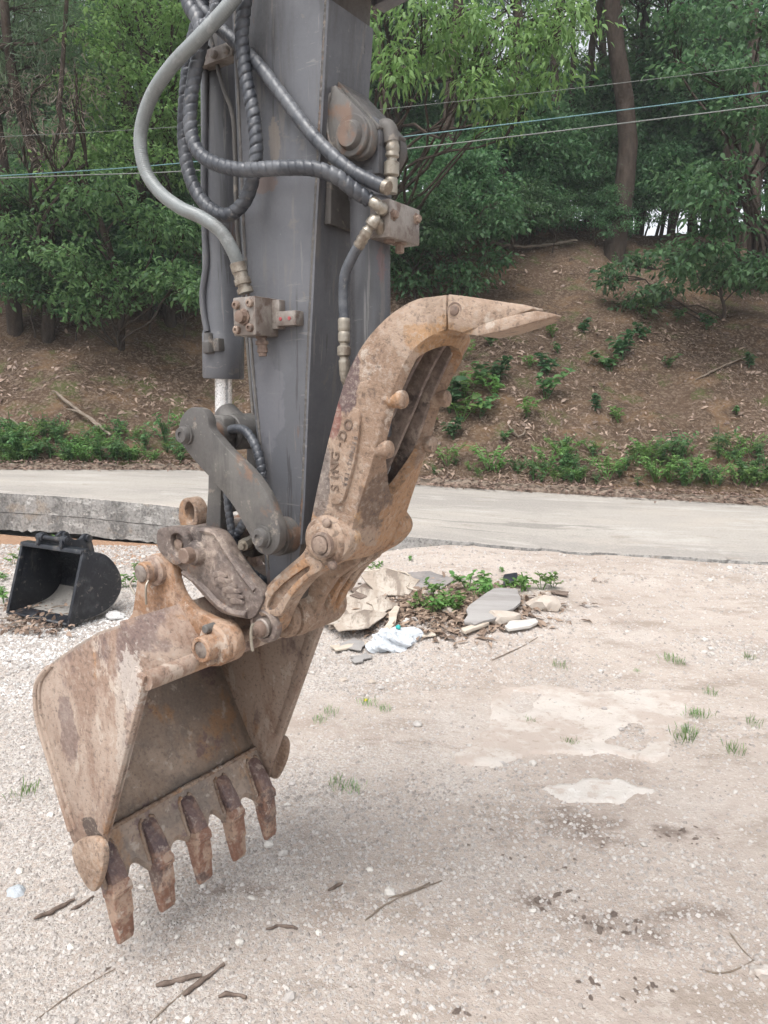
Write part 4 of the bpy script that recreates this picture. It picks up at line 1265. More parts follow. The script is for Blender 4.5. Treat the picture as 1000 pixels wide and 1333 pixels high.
LEAFB = leaf_mat('chestnut leaf', (.085, .19, .05), (.22, .36, .13), .5)
LEAFD = leaf_mat('understorey leaf', (.032, .09, .04), (.10, .20, .085), .42)
LEAFP = leaf_mat('withered needles', (.16, .13, .10), (.30, .25, .20), .2)
NEEDLE = leaf_mat('pine needle', (.06, .11, .06), (.14, .21, .11), .25)
WEED = leaf_mat('weed leaf', (.07, .16, .04), (.17, .29, .09), .4)
DRYL = leaf_mat('dry leaf', (.10, .066, .048), (.36, .265, .20), .1)
BARK = layered('bark', (.055, .042, .034), [((.10, .08, .065), 6, .45, .7, (1, 1, .3), .8), ((.03, .025, .02), 9, .5, .7, (1, 1, .2), .8)], .95, 0, 1, 18, .03, spec=.1)
TWIG = layered('dead wood', (.17, .135, .105), [((.28, .24, .20), 12, .45, .7, U, .8), ((.09, .065, .05), 16, .55, .75, U, .7)], .9, 0, .5, 60, .004, spec=.1)

def norm(a): return a / np.maximum(1e-9, np.linalg.norm(a, axis=-1, keepdims=True))
def leaves(name, pos, dr, nr, ln, wd, mat, parent=None, kind=None, fold=.18):
    """leaf blades: pos base, dr pointing direction, nr face normal; six corners each, gently cupped and drooping"""
    dr = norm(dr); sd_ = norm(np.cross(dr, nr)); nr = np.cross(sd_, dr)
    L, W = ln[:, None], wd[:, None]
    v = np.stack([pos, pos + dr * L * .35 + sd_ * W * .5 + nr * W * fold, pos + dr * L * .72 + sd_ * W * .36 + nr * (W * fold - L * .05),
                  pos + dr * L - nr * L * .16, pos + dr * L * .72 - sd_ * W * .36 + nr * (W * fold - L * .05), pos + dr * L * .35 - sd_ * W * .5 + nr * W * fold], 1)
    N = len(pos)
    b = np.arange(N)[:, None] * 6
    Fc = np.concatenate([b + np.array([[0, 1, 5, 5]]), b + np.array([[1, 2, 4, 5]]), b + np.array([[2, 3, 4, 4]])], 0)
    q = b + np.array([[1, 2, 4, 5]])
    t1, t2 = b + np.array([[0, 1, 5]]), b + np.array([[2, 3, 4]])
    me = bpy.data.meshes.new(name)
    tri = np.concatenate([t1, t2, q[:, [0, 1, 2]], q[:, [0, 2, 3]]], 0)
    o = raw_mesh(name, v.reshape(-1, 3), tri, mat, kind, True, parent)
    bpy.data.meshes.remove(me)
    return o
def rvec(n): return norm(rng.normal(size=(n, 3)))
def spray_points(centers, radius, per, flat=.35):
    """leaf seats around spray centres: flattened tufts"""
    n = len(centers)
    c = np.repeat(centers, per, 0)
    r = np.repeat(radius, per)[:, None]
    o = rvec(n * per) * (rng.random((n * per, 1)) ** .5) * r
    o[:, 2] *= flat
    return c + o, o
def make_branch(bm, pts, r0, r1, n=6): tube(bm, pts, lambda t: lerp(r0, r1, t ** .8), n)
def crooked(a, b, k, amp):
    a, b = Vector(a), Vector(b)
    L = (b - a).length
    pts = [a]
    for i in range(1, k):
        t = i / k
        pts.append(a.lerp(b, t) + Vector(rng.normal(size=3)) * amp * L * math.sin(math.pi * t) + Vector((0, 0, .06 * L * math.sin(math.pi * t))))
    pts.append(b)
    return spline(pts, 3, False)
def build_tree(name, label, cat, base, height, targets, leaf, lsize, r0=.16, per=26, tuft=.55, group=None, lean=(0, 0), flat=.32, ratio=.42, droop=.35, top=True):
    """tapered trunk, a limb to every target (x,y,z,radius) relative to the base, leaf tufts round the limb ends"""
    e = bpy.data.objects.new(name, None); C.objects.link(e); e.location = base
    tag(e, label, cat, group)
    bm = NB()
    topv = Vector((lean[0], lean[1], height))
    tr = crooked((0, 0, -.4), topv, 5, .03)
    make_branch(bm, tr, r0, r0 * .25, 9)
    cen, rad = [], []
    for (x, y, z, rr) in targets:
        t = min(.95, max(.12, (z - .25 * math.hypot(x, y)) / height * .8))
        s = tr[int(t * (len(tr) - 1))]
        br = crooked(s, (x, y, z), 4, .07)
        make_branch(bm, br, r0 * .34 * (1 - .5 * t), .012, 5)
        k = max(3, int(rr / tuft * 9))
        for _ in range(k):
            o = Vector(rvec(1)[0]) * rr * rng.random() ** .4
            o.z *= .55
            cpt = Vector((x, y, z)) + o
            cen.append(cpt); rad.append(tuft * (.6 + .7 * rng.random()))
            if rng.random() < .4:
                make_branch(bm, [br[-4] if len(br) > 4 else br[0], br[-1].lerp(cpt, .5), cpt], .011, .004, 4)
    fin(bm, 'trunk', BARK, None, e, smooth=60)
    cen, rad = np.array([tuple(c) for c in cen]), np.array(rad)
    p, o = spray_points(cen, rad, per, flat)
    N = len(p)
    d = norm(o + rng.normal(size=(N, 3)) * .25 * np.abs(o).max()) + np.array([0, 0, -droop]) + rng.normal(size=(N, 3)) * .3
    nrm_ = np.array([0, 0, 1.0]) + rng.normal(size=(N, 3)) * .45
    ln = lsize * (.4 + .95 * rng.random(N))
    leaves('crown', p, d, nrm_, ln, ln * ratio, leaf, e)
    return e
def copy_tree(src, base, rot, sc, label=None):
    r = src.copy(); C.objects.link(r)
    r.location = base; r.rotation_euler = (0, 0, rot); r.scale = (sc, sc, sc * (.9 + .25 * rng.random()))
    if label: r['label'] = label
    for ch in src.children:
        c = ch.copy(); C.objects.link(c); c.parent = r
    return r
def ball_targets(n, zc, rxy, rz, r, hollow=.35):
    out = []
    for _ in range(n):
        v = rvec(1)[0]
        k = hollow + (1 - hollow) * rng.random() ** .5
        out.append((v[0] * rxy * k, v[1] * rxy * k, zc + v[2] * rz * k, r * (.7 + .6 * rng.random())))
    return out
WOOD = 'trees of the wood on the hillside'
protos = []
for k in range(4):
    h = 8.5 + k * .8
    t = build_tree('oak_tree', 'lighter green slender tree deep in the wood among other trunks' if k % 2 else 'dark blue-green slender tree deep in the wood among other trunks', 'tree', (0, 0, 0), h,
                   ball_targets(34, h * .58, 2.2, h * .40, .75), LEAF if k % 2 else LEAFD, .105, .13 + .02 * k, per=40, tuft=.62, group=WOOD)
    protos.append(t)
first = [True] * 4
spots = []
for row, (dist, n, off) in enumerate(((9.0, 8, .2), (11.4, 11, .7), (14, 12, .3), (17, 13, .6), (20.5, 13, .1), (25, 14, .5))):
    for k in range(n):
        span = 1.25 * (dist + 10) * .62
        x = -span + 2 * span * (k + off * .8 + rng.random() * .45) / n
        spots.append((x, dist + rng.random() * 2.2 - 1.1, row))
for j, (x, d_, row) in enumerate(spots):
    y = float(farY(x)) + d_
    base = (x, y, float(hill_z(x, y)) - .05)
    # leave the gap in the wood over the bare bank open
    if row == 0 and (-.5 < x < 6.6): continue
    if row == 1 and (2.4 < x < 7.4): continue
    if row == 2 and (5.0 < x < 7.6): continue
    k = j % 4
    rot, sc = rng.random() * 6.28, .8 + .45 * rng.random()
    if first[k]:
        first[k] = False
        protos[k].location = base; protos[k].rotation_euler = (0, 0, rot)
    else: copy_tree(protos[k], base, rot, sc)
for k, t in enumerate(protos):
    pass
def rel(px, py, Y, base, r): p = at_depth(px, py, Y) - Vector(base); return (p.x, p.y, p.z, r)
def foot(px, py):
    p = hpt(px, py)
    if p is None:                                   # beyond the crest: stand it on the level ground up there
        p = at_depth(px, py, 22.5)
        p.z = float(hill_z(p.x, p.y)) - .05
    return p
# named trees that stand out against the wood
b = foot(478, 400)
build_tree('chestnut_tree', 'chestnut with pale drooping leaves overhanging the excavator arm', 'tree', b, 9.0,
           [rel(x, y, 11.4 + .8 * rng.random(), b, .42) for x, y in ((500, 20), (520, 70), (548, 10), (560, 60), (590, 20), (600, 75), (632, 30), (640, 85), (665, 120), (682, 60), (700, 20), (715, 85), (660, 150), (620, 120), (530, 100), (730, 40), (745, 10), (560, -40), (640, -50), (700, -60))],
           LEAFB, .15, .13, per=22, tuft=.36, ratio=.28, droop=.9, flat=.8)
b = foot(796, 335)
build_tree('oak_tree', 'thick dark trunk rising behind the bare bank into a high crown', 'tree', b, 11, [(*t[:2], t[2] + 1.2, t[3]) for t in ball_targets(22, 8.2, 2.6, 2, .8)], LEAFD, .16, .27, per=22, tuft=.6)
b = foot(735, 262)
build_tree('oak_tree', 'thin straight trunk beside the thick dark one in the wood', 'tree', b, 9.5, ball_targets(12, 7.6, 1.6, 1.6, .6), LEAF, .15, .11, per=22)
b = foot(985, 372)
build_tree('oak_tree', 'dark oak with layered leafy boughs hanging over the bare bank', 'tree', b, 10,
           [rel(x, y, 12.3 + 1.0 * rng.random(), b, .55) for x, y in ((895, 232), (912, 262), (935, 225), (905, 330), (940, 300), (985, 350), (930, 352), (1040, 250), (1030, 350), (930, 150), (1010, 160), (960, 90), (905, 80), (1050, 120), (880, 30), (980, 30))],
           LEAFD, .125, .17, per=32, tuft=.38, droop=.5)
b = foot(940, 420)
build_tree('low_bush', 'broad-leaved bush on the bare bank beneath the dark oak boughs', 'bush', b, 1.0,
           [rel(x, y, b.y - .2 + .6 * rng.random(), b, .36) for x, y in ((800, 360), (825, 345), (850, 375), (830, 400), (850, 420), (880, 350), (910, 330), (930, 360), (960, 345), (985, 365), (870, 325), (1010, 340))],
           LEAFD, .125, .05, per=34, tuft=.36, droop=.5)
b = foot(600, 400)
build_tree('low_bush', 'dark leafy bush on the bank just behind the tong', 'bush', b, 1.2,
           [rel(x, y, b.y + .6 * rng.random(), b, .4) for x, y in ((520, 300), (545, 330), (570, 290), (600, 310), (630, 290), (660, 300), (640, 335), (590, 350), (540, 370), (610, 370), (510, 350), (650, 265), (530, 262))],
           LEAFD, .125, .05, per=36, tuft=.4, droop=.5)
b = foot(155, 462)
build_tree('oak_tree', 'young oak with a thin leaning trunk behind the hoses', 'tree', b, 7.5,
           [rel(x, y, b.y - 1.2 + 1.6 * rng.random(), b, .6) for x, y in ((30, 300), (80, 320), (60, 345), (120, 360), (170, 370), (210, 355), (240, 375), (130, 395), (40, 380), (200, 300), (150, 250), (100, 270), (240, 300), (20, 250))],
           LEAF, .11, .08, per=46, tuft=.42, lean=(-1.0, 0), droop=.4)
b = foot(225, 420)
build_tree('oak_tree', 'bright green oak with dense sunlit leaves beside the hoses', 'tree', b, 9.5,
           [rel(x, y, b.y - 1.6 + 1.6 * rng.random(), b, .6) for x, y in ((130, 60), (170, 20), (200, 60), (230, 100), (180, 110), (140, 150), (200, 160), (240, 170), (160, 200), (210, 215), (100, 200), (120, 110), (250, 40), (225, 10), (150, -30), (210, -50), (260, 130), (90, 240))],
           LEAFB, .10, .13, per=56, tuft=.42, droop=.4)
b = foot(60, 440)
t = build_tree('pine_tree', 'old pine with brown withered boughs at the edge of the wood', 'tree', b, 10,
           [rel(x, y, b.y - 2.6 + 1.2 * rng.random(), b, .42) for x, y in ((60, 110), (100, 95), (40, 150), (78, 165), (20, 130), (105, 130), (60, 190), (30, 190))], LEAFP, .14, .13, per=16, tuft=.4, ratio=.07, flat=.7)
b2 = foot(20, 430)
build_tree('pine_tree', 'grey-green pine with thin needles behind the withered pine', 'tree', b2, 11,
           [rel(x, y, b2.y - .4 + 1.4 * rng.random(), b2, .7) for x, y in ((20, 60), (60, 40), (10, 110), (50, 80), (100, 30), (30, 10), (90, 80), (-40, 60), (-30, 150), (10, 200))], NEEDLE, .19, .15, per=60, tuft=.5, ratio=.07, flat=.7)
# understorey shrubs in the shade
sh0 = build_tree('shrub', 'leafy shrub in the shade under the trees of the hillside', 'shrub', (0, 0, 0), 1.6, ball_targets(12, 1.3, 1.0, .7, .45), LEAFD, .105, .035, per=38, tuft=.42, group='shrubs under the wood')
done = False
for (px, py, s) in ((15, 425, 1), (60, 415, 1.1), (110, 420, .8), (235, 415, 1), (190, 400, 1.1), (540, 395, .9), (700, 300, .8), (690, 255, 1.1), (770, 250, 1), (560, 330, 1.2), (640, 255, 1.3), (900, 300, 1.2), (960, 300, 1.2), (600, 230, 1.4), (1050, 380, 1), (20, 330, 1.3), (120, 330, 1.3), (230, 330, 1.3), (720, 200, 1.5), (665, 345, .8), (700, 285, 1.1), (735, 300, .8), (760, 290, 1), (675, 275, 1.2), (790, 300, .7), (745, 262, 1.2), (880, 330, .8), (20, 390, 1.2), (90, 385, 1.2), (160, 390, 1), (220, 375, 1.2), (45, 440, .7), (100, 445, .6), (195, 435, .7), (240, 440, .7), (560, 375, .9), (610, 345, 1), (520, 380, .9), (650, 310, 1.1), (820, 310, .9), (838, 292, 1.7), (856, 290, 1.8), (822, 288, 1.6), (690, 318, .7), (720, 330, .6), (750, 310, .7), (775, 322, .6), (800, 335, .5), (665, 300, 1.3), (700, 305, 1.2), (735, 300, 1.2), (765, 298, 1.1), (840, 305, 1.1), (860, 312, 1.0), (640, 318, 1.2), (705, 262, 1.2), (780, 262, 1.2)):
    p = foot(px, py)
    if not done: sh0.location = p; done = True
    else: copy_tree(sh0, p, rng.random() * 6.28, s)
for k in range(40):
    x = -15 + 31 * (k + .3 * rng.random()) / 30 if k < 30 else 6.6 + .5 * (k - 30)
    y = float(farY(x)) + 12.6 + 3.2 * rng.random()
    q = copy_tree(sh0, (x, y, float(hill_z(x, y)) - .1), rng.random() * 6.28, (1.3 if k < 30 else 1.9) + .6 * rng.random(), 'tall shrub closing the gap between trunks along the crest')
    q['group'] = 'shrubs along the crest'
# tall trees whose crowns close above the frame and shade the top of the bank
hi0 = None
for px, py, lab in ((655, 325, 'tall bare trunk behind the dark bush on the bank'), (722, 300, 'tall straight trunk at the top of the bare bank'), (768, 280, 'tall dark trunk close beside the thick one'),
                    (872, 300, 'tall trunk half hidden by the layered boughs'), (590, 330, 'tall trunk behind the hanging pale leaves'), (190, 410, 'tall dark trunk under the bright green oak'), (945, 330, 'tall trunk under the dark oak boughs')):
    p = foot(px, py)
    p = Vector((p.x, p.y, p.z - .1))
    if hi0 is None:
        hi0 = build_tree('oak_tree', lab, 'tree', p, 11.5, ball_targets(26, 9.6, 3.0, 1.7, .85), LEAFD, .13, .15, per=30, tuft=.65, group='tall trees shading the bank')
    else: copy_tree(hi0, p, rng.random() * 6.28, .9 + .25 * rng.random(), lab)
for bx, by, ln_, lab in ((-7.6, 12.0, (2.2, -.3), 'tall oak added out of view beyond the end of the slab to shade the bank'),):  # unseen oak, added so its crown blocks sky light over the bank
    bz_ = float(hill_z(bx, by)) - .1
    build_tree('oak_tree', lab, 'tree', (bx, by, bz_), 9.4, [(x + ln_[0], y + ln_[1], z, r) for x, y, z, r in ball_targets(16, 8.6, 2.4, 1.0, .8)], LEAF, .11, .12, per=26, tuft=.65, lean=ln_)

# ================================================================ SMALLER THINGS ON THE YARD
def empty(name, loc, label, cat, group=None, rz=0.0):
    e = bpy.data.objects.new(name, None); C.objects.link(e)
    e.location = loc; e.rotation_euler = (0, 0, rz)
    tag(e, label, cat, group)
    return e
def wfin(bm, name, mat, parent, bevel=0.0, smooth=40):
    return fin(bm, name, mat, None, parent, bevel, smooth)

# ---- spare black bucket lying by the slab
base = gpt(40, 815)
f_ang = math.atan2(-.88, -.47)                      # the way its mouth faces
SBS = .95
sb_ = empty('spare_bucket', base + Vector((.02, .05, .035)), 'black painted bucket without teeth lying beside the concrete road slab', 'bucket', rz=f_ang)
# local: x = forward out of the mouth, y = to its left, z up; profile (x back from lip, z)
W2 = .34
pf = [(0, .0), (-.20, .004), (-.34, .02), (-.44, .07), (-.50, .16), (-.50, .26), (-.45, .36), (-.36, .45), (-.22, .50)]
pfs = [Vector((p.x, p.y)) for p in spline([Vector((*p, 0)) for p in pf], 4, False)]
bm = NB()
a = [bm.verts.new((p.x, -W2 + .004, p.y)) for p in pfs]; b = [bm.verts.new((p.x, W2 - .004, p.y)) for p in pfs]
for i in range(len(pfs) - 1): bm.faces.new((a[i], a[i + 1], b[i + 1], b[i]))
o = wfin(bm, 'shell', BLACKP, sb_, smooth=60)
o.data.materials.append(BLACKW)
for p in o.data.polygons:
    if -.47 < p.center.x < -.14 and p.center.z < .2: p.material_index = 1
md = o.modifiers.new('thick', 'SOLIDIFY'); md.thickness = .014; md.offset = 0
for s in (-1, 1):
    bm = NB()
    poly = [(p.x, p.y) for p in pfs] + [(-.17, .505)]
    extr(bm, poly, s * (W2 - .014), s * W2)
    sp = wfin(bm, 'side_plate', BLACKP, sb_, bevel=.003)
    bm = NB()
    extr(bm, [(.004, -.002), (-.05, .0), (-.215, .5), (-.168, .507)], s * (W2 - .017), s * (W2 + .010))
    wfin(bm, 'edge_bar', BLACKP, sb_, bevel=.003).parent = sp
bm = NB()
hexa(bm, [(-.23, -W2, .49), (-.15, -W2, .495), (-.15, W2, .495), (-.23, W2, .49), (-.23, -W2, .525), (-.16, -W2, .525), (-.16, W2, .525), (-.23, W2, .525)])
wfin(bm, 'top_lip', BLACKP, sb_, bevel=.005)
for y in (-.13, .13):
    bm = NB()
    extr(bm, [tuple(p) for p in spline([Vector((*p, 0)) for p in ((-.16, .51), (-.15, .55), (-.17, .60), (-.21, .61), (-.25, .575), (-.31, .56), (-.36, .59), (-.40, .585), (-.42, .54), (-.44, .40), (-.32, .46))], 3)], y - .014, y + .014)
    er = wfin(bm, 'hinge_ear', BLACKP, sb_, bevel=.003)
    bm = NB()
    pin(bm, (-.19, .575), y - .035, y + .035, .03, 20)
    wfin(bm, 'boss', BLACKP, sb_).parent = er
    bm = NB()
    pin(bm, (-.385, .555), y - .035, y + .035, .03, 20)
    wfin(bm, 'boss', BLACKP, sb_).parent = er
bm = NB()
pin(bm, (-.19, .575), -.17, .17, .018, 18)
wfin(bm, 'hinge_pin', BLACKP, sb_)
sb_.scale = (SBS, SBS, SBS)

# ---- concrete patches in the yard
def inside(poly, X, Y):
    r = np.zeros(X.shape, bool)
    n = len(poly)
    for i in range(n):
        (x0, y0), (x1, y1) = poly[i], poly[(i + 1) % n]
        c = ((y0 > Y) != (y1 > Y)) & (X < (x1 - x0) * (Y - y0) / (y1 - y0 + 1e-12) + x0)
        r ^= c
    return r
def polydist(poly, X, Y):
    d = np.full(X.shape, 9.0)
    n = len(poly)
    for i in range(n):
        (x0, y0), (x1, y1) = poly[i], poly[(i + 1) % n]
        dx, dy = x1 - x0, y1 - y0
        t = np.clip(((X - x0) * dx + (Y - y0) * dy) / (dx * dx + dy * dy + 1e-12), 0, 1)
        d = np.minimum(d, np.hypot(X - x0 - t * dx, Y - y0 - t * dy))
    return np.where(inside(poly, X, Y), d, -d)
def patch(px, label, mat, hgt=.012, res=.018, name='concrete_patch', cat='concrete patch', rough=.05, dip=0.0):
    pts = [gpt(x, y) for x, y in px]
    poly = [(p.x, p.y) for p in pts]
    x0, x1 = min(p[0] for p in poly) - .08, max(p[0] for p in poly) + .08
    y0, y1 = min(p[1] for p in poly) - .08, max(p[1] for p in poly) + .08
    xs_, ys_ = np.arange(x0, x1, res), np.arange(y0, y1, res)
    X, Y = np.meshgrid(xs_, ys_)
    D = polydist(poly, X, Y) + (fbm(X * 9, Y * 9, 4) - .47) * rough * 2
    Z = ground_z(X, Y) + (fbm(X * 4 + 3, Y * 4, 4) - .47) * .02 - .02 + (.02 + hgt) * sstep(-.012, .012, D) - dip * sstep(.05, .2, D) * sstep(.45, .62, fbm(X * 3 + 8, Y * 3, 3))
    keep = D > -.05
    V = np.stack([X, Y, Z], -1).reshape(-1, 3)
    nx = len(xs_)
    i = (np.arange(len(ys_) - 1)[:, None] * nx + np.arange(nx - 1)[None, :])
    k = keep[:-1, :-1] & keep[1:, 1:] & keep[1:, :-1] & keep[:-1, 1:]
    i = i[k]
    c = V[np.unique(i)].mean(0)
    o = raw_mesh(name, V - c, np.stack([i, i + 1, i + nx + 1, i + nx], 1), mat, None, True)
    o.location = c
    tag(o, label, cat)
    return o
PATCHM = layered('dusty concrete', (.465, .42, .38), [((.38, .322, .28), 3.0, .43, .54, U, .95), ((.50, .465, .43), 12, .54, .66, U, .5), ((.27, .22, .18), 30, .57, .66, U, .6)], .93, 0, .6, 60, .006, spec=.12)
SPATCH = layered('bare concrete', (.465, .43, .395), [((.38, .322, .28), 9, .5, .6, U, .85), ((.55, .53, .50), 20, .54, .64, U, .7), ((.25, .21, .18), 45, .60, .68, U, .6)], .93, 0, .7, 60, .006, spec=.12)
patch([(655, 893), (700, 890), (770, 901), (840, 895), (898, 902), (901, 922), (885, 945), (874, 985), (846, 992), (800, 986), (740, 980), (690, 985), (640, 1003), (594, 994), (590, 982), (640, 948), (642, 915)],
      'old pale concrete slab flush with the sandy yard, half buried in soil', PATCHM, .008, dip=.03)
patch([(712, 1032), (733, 1011), (775, 1005), (808, 1015), (842, 1029), (815, 1044), (760, 1049), (725, 1043)], 'small bare whitish concrete patch in the sandy yard', SPATCH, .010, rough=.09)

# ---- stones: one by one the large ones, the rest as gravel
STONE = leaf_mat('stone', (.29, .262, .235), (.53, .50, .465), 0.0)
for nd in STONE.node_tree.nodes:
    if nd.type == 'BSDF_PRINCIPLED': nd.inputs['Roughness'].default_value = .9; nd.inputs['Specular IOR Level'].default_value = .15
STONE2 = leaf_mat('loose stone', (.26, .235, .21), (.47, .44, .41), 0.0)
def stone_mesh(seed, squash=.6):
    r = np.random.default_rng(seed)
    bm = NB()
    bmesh.ops.create_icosphere(bm, subdivisions=1, radius=1)
    sc = Vector((1.0, .75 + .2 * r.random(), squash * (.8 + .3 * r.random())))
    for v in bm.verts: v.co = Vector([v.co[k] * sc[k] * (.82 + .36 * r.random()) for k in range(3)])
    me = bpy.data.meshes.new('stone')
    bm.to_mesh(me); bm.free()
    me.materials.append(STONE2)
    return me
SM = [stone_mesh(k) for k in range(7)]
def in_view(n, y0, y1, power=1.0, left=0.0):
    Y = y0 + (y1 - y0) * rng.random(n) ** power
    half = .60 * Y + .1
    u = rng.random(n)
    X = -half + 2 * half * (u ** (1 + left))
    return X, Y
def gravel_mask(x, y): return np.clip(sstep(.40, .62, fbm(x * .9 + 3, y * .9 + 1, 4) + np.clip(-x, -1.2, 2) * .13), .05, 1)
X, Y = in_view(1400, 1.5, 7.0, .8, .35)
ok = rng.random(1400) < gravel_mask(X, Y)
X, Y = X[ok][:270], Y[ok][:270]
for k in range(len(X)):
    if Y[k] > nearY(X[k]) - .1: continue
    s = .007 + .012 * rng.random() ** 3 + .0026 * Y[k]
    o = bpy.data.objects.new('stone', SM[k % 7]); C.objects.link(o)
    o.location = (X[k], Y[k], float(ground_z(X[k], Y[k])) + s * .15)
    o.rotation_euler = (rng.normal() * .25, rng.normal() * .25, rng.random() * 6.28)
    o.scale = (s, s, s)
    tag(o, 'loose pale pebble lying on the sandy yard', 'stone', 'loose pebbles on the yard')
def pebbles(name, X, Y, size, mat, zf, lab):
    n = len(X)
    oc = np.array([[1, 0, 0], [-1, 0, 0], [0, 1, 0], [0, -1, 0], [0, 0, 1], [0, 0, -1], ], float)
    base = np.array([[1, .35, -.3], [.2, 1, -.35], [-.85, .5, -.3], [-.7, -.75, -.3], [.45, -.9, -.3], [.4, .15, .5], [-.3, -.1, .45]], float)
    v = base[None] * (.7 + .6 * rng.random((n, 7, 1))) * size[:, None, None]
    a = rng.random(n) * 6.28
    c, s = np.cos(a)[:, None], np.sin(a)[:, None]
    vx, vy = v[..., 0] * c - v[..., 1] * s, v[..., 0] * s + v[..., 1] * c
    V = np.stack([vx + X[:, None], vy + Y[:, None], v[..., 2] + (zf(X, Y) + size * .1)[:, None]], -1).reshape(-1, 3)
    f = np.array([[0, 1, 5], [1, 2, 6], [1, 6, 5], [2, 3, 6], [3, 4, 6], [4, 5, 6], [4, 0, 5]])
    Fc = (np.arange(n)[:, None, None] * 7 + f[None]).reshape(-1, 3)
    o = raw_mesh(name, V, Fc, mat, 'stuff', False)
    tag(o, lab, 'gravel')
    return o
X, Y = in_view(210000, 1.2, 7.4, .82, .15)
ok = (rng.random(len(X)) < .10 + .90 * gravel_mask(X, Y)) & (Y < nearY(X) - .05)
X, Y = X[ok], Y[ok]
pebbles('gravel', X, Y, (.0018 + .0088 * rng.random(len(X)) ** 3.0) * (.7 + .18 * Y), STONE, ground_z, 'fine pale gravel and chips strewn over the sandy yard')
WHITE = leaf_mat('white chippings', (.36, .35, .34), (.68, .67, .655), 0.0)
hp = [gpt(x, y) for x, y in ((20, 850), (60, 830), (110, 815), (160, 805), (30, 900), (90, 860))]
Xh = np.concatenate([p.x + rng.normal(size=420) * .32 for p in hp]); Yh = np.concatenate([p.y + rng.normal(size=420) * .09 for p in hp])
pebbles('white_chippings', Xh, Yh, .005 + .012 * rng.random(len(Xh)) ** 1.8, WHITE, ground_z, 'heap of white stone chippings between the two buckets')

# ---- dead leaves on the bank and along the kerb
n = 80000
X = (rng.random(n) - .5) * 24; D = rng.random(n) ** 1.3 * 11
Y = farY(X) + .3 + D
ok = rng.random(n) < .25 + .75 * sstep(.38, .6, fbm(X * .8, Y * .8 + 4, 3))
X, Y = X[ok], Y[ok]
e_ = .05
zx = (hill_z(X + e_, Y) - hill_z(X - e_, Y)) / (2 * e_); zy = (hill_z(X, Y + e_) - hill_z(X, Y - e_)) / (2 * e_)
N_ = norm(np.stack([-zx, -zy, np.ones_like(zx)], -1)) + rng.normal(size=(len(X), 3)) * .35
D_ = rvec(len(X)); D_ = D_ - N_ * (D_ * N_).sum(-1, keepdims=True) / (N_ ** 2).sum(-1, keepdims=True)
ln = .035 + .10 * rng.random(len(X)) ** 1.6
lit = leaves('leaf_litter', np.stack([X, Y, hill_z(X, Y) + .012], -1), D_, N_, ln, ln * (.08 + .4 * rng.random(len(X)) ** 2), DRYL, None, 'stuff', fold=.25)
tag(lit, 'brown dead leaves covering the bank above the road', 'leaf litter')
n = 3600
X = (rng.random(n) - .5) * 14 ; Y = farY(X) + rng.normal(size=n) * .13 + .05
ln = .03 + .05 * rng.random(n)
D_ = rvec(n); D_[:, 2] *= .1
kl = leaves('leaf_litter', np.stack([X, Y, farZ(X) + .03 + .08 * sstep(-.02, .1, Y - farY(X))], -1), D_, np.array([0, 0, 1.0]) + rng.normal(size=(n, 3)) * .3, ln, ln * .5, DRYL, None, 'stuff', fold=.25)
tag(kl, 'dry leaves gathered along the far edge of the road', 'leaf litter')

# ---- weeds
def weed(name, n, h, spread, lsize, mat, ratio=.5):
    """leafy herb; origin at the ground"""
    P, D, Nn = [], [], []
    ns = max(3, n // 12)
    stems = []
    for k in range(ns):
        a = rng.random() * 6.28
        tip = np.array([math.cos(a) * spread * rng.random(), math.sin(a) * spread * rng.random(), h * (.55 + .5 * rng.random())])
        stems.append(tip)
        for j in range(n // ns):
            t = .25 + .75 * rng.random()
            b_ = rng.random() * 6.28
            P.append(tip * np.array([t, t, t ** .8])); D.append([math.cos(b_), math.sin(b_), .25 * rng.normal() + .1]); Nn.append([0, 0, 1])
    P, D = np.array(P), np.array(D)
    ln = lsize * (.6 + .7 * rng.random(len(P)))
    return P, D, np.array(Nn, float) + rng.normal(size=P.shape) * .35, ln, ln * ratio, stems
def make_weed(label, group, n=60, h=.4, spread=.3, lsize=.1, mat=None, ratio=.5, name='weed_plant', cat='weed'):
    P, D, Nn, ln, wd, stems = weed(name, n, h, spread, lsize, mat, ratio)
    e = empty(name, (0, 0, 0), label, cat, group)
    leaves('foliage', P, D, Nn, ln, wd, mat, e)
    bm = NB()
    for s in stems: tube(bm, [Vector((0, 0, -.03)), Vector(s * .5 + np.array([0, 0, .03])), Vector(s)], .004, 4)
    wfin(bm, 'stem', mat, e)
    return e
class Placer:
    def __init__(s, protos): s.p, s.i, s.used = protos, 0, set()
    def put(s, loc, sc):
        k = s.i % len(s.p); s.i += 1
        src = s.p[k]
        if k not in s.used:
            s.used.add(k); src.location = loc; src.scale = (sc, sc, sc)
            return src
        return copy_tree(src, loc, rng.random() * 6.28, sc)
bank = Placer([make_weed('green weed growing from the bare soil of the bank', 'weeds on the bank', 70, .38, .34, .13, LEAFD), make_weed('green weed growing from the bare soil of the bank', 'weeds on the bank', 60, .30, .30, .11, WEED, .4),
               make_weed('green weed growing from the bare soil of the bank', 'weeds on the bank', 46, .24, .26, .10, LEAF, .6)])
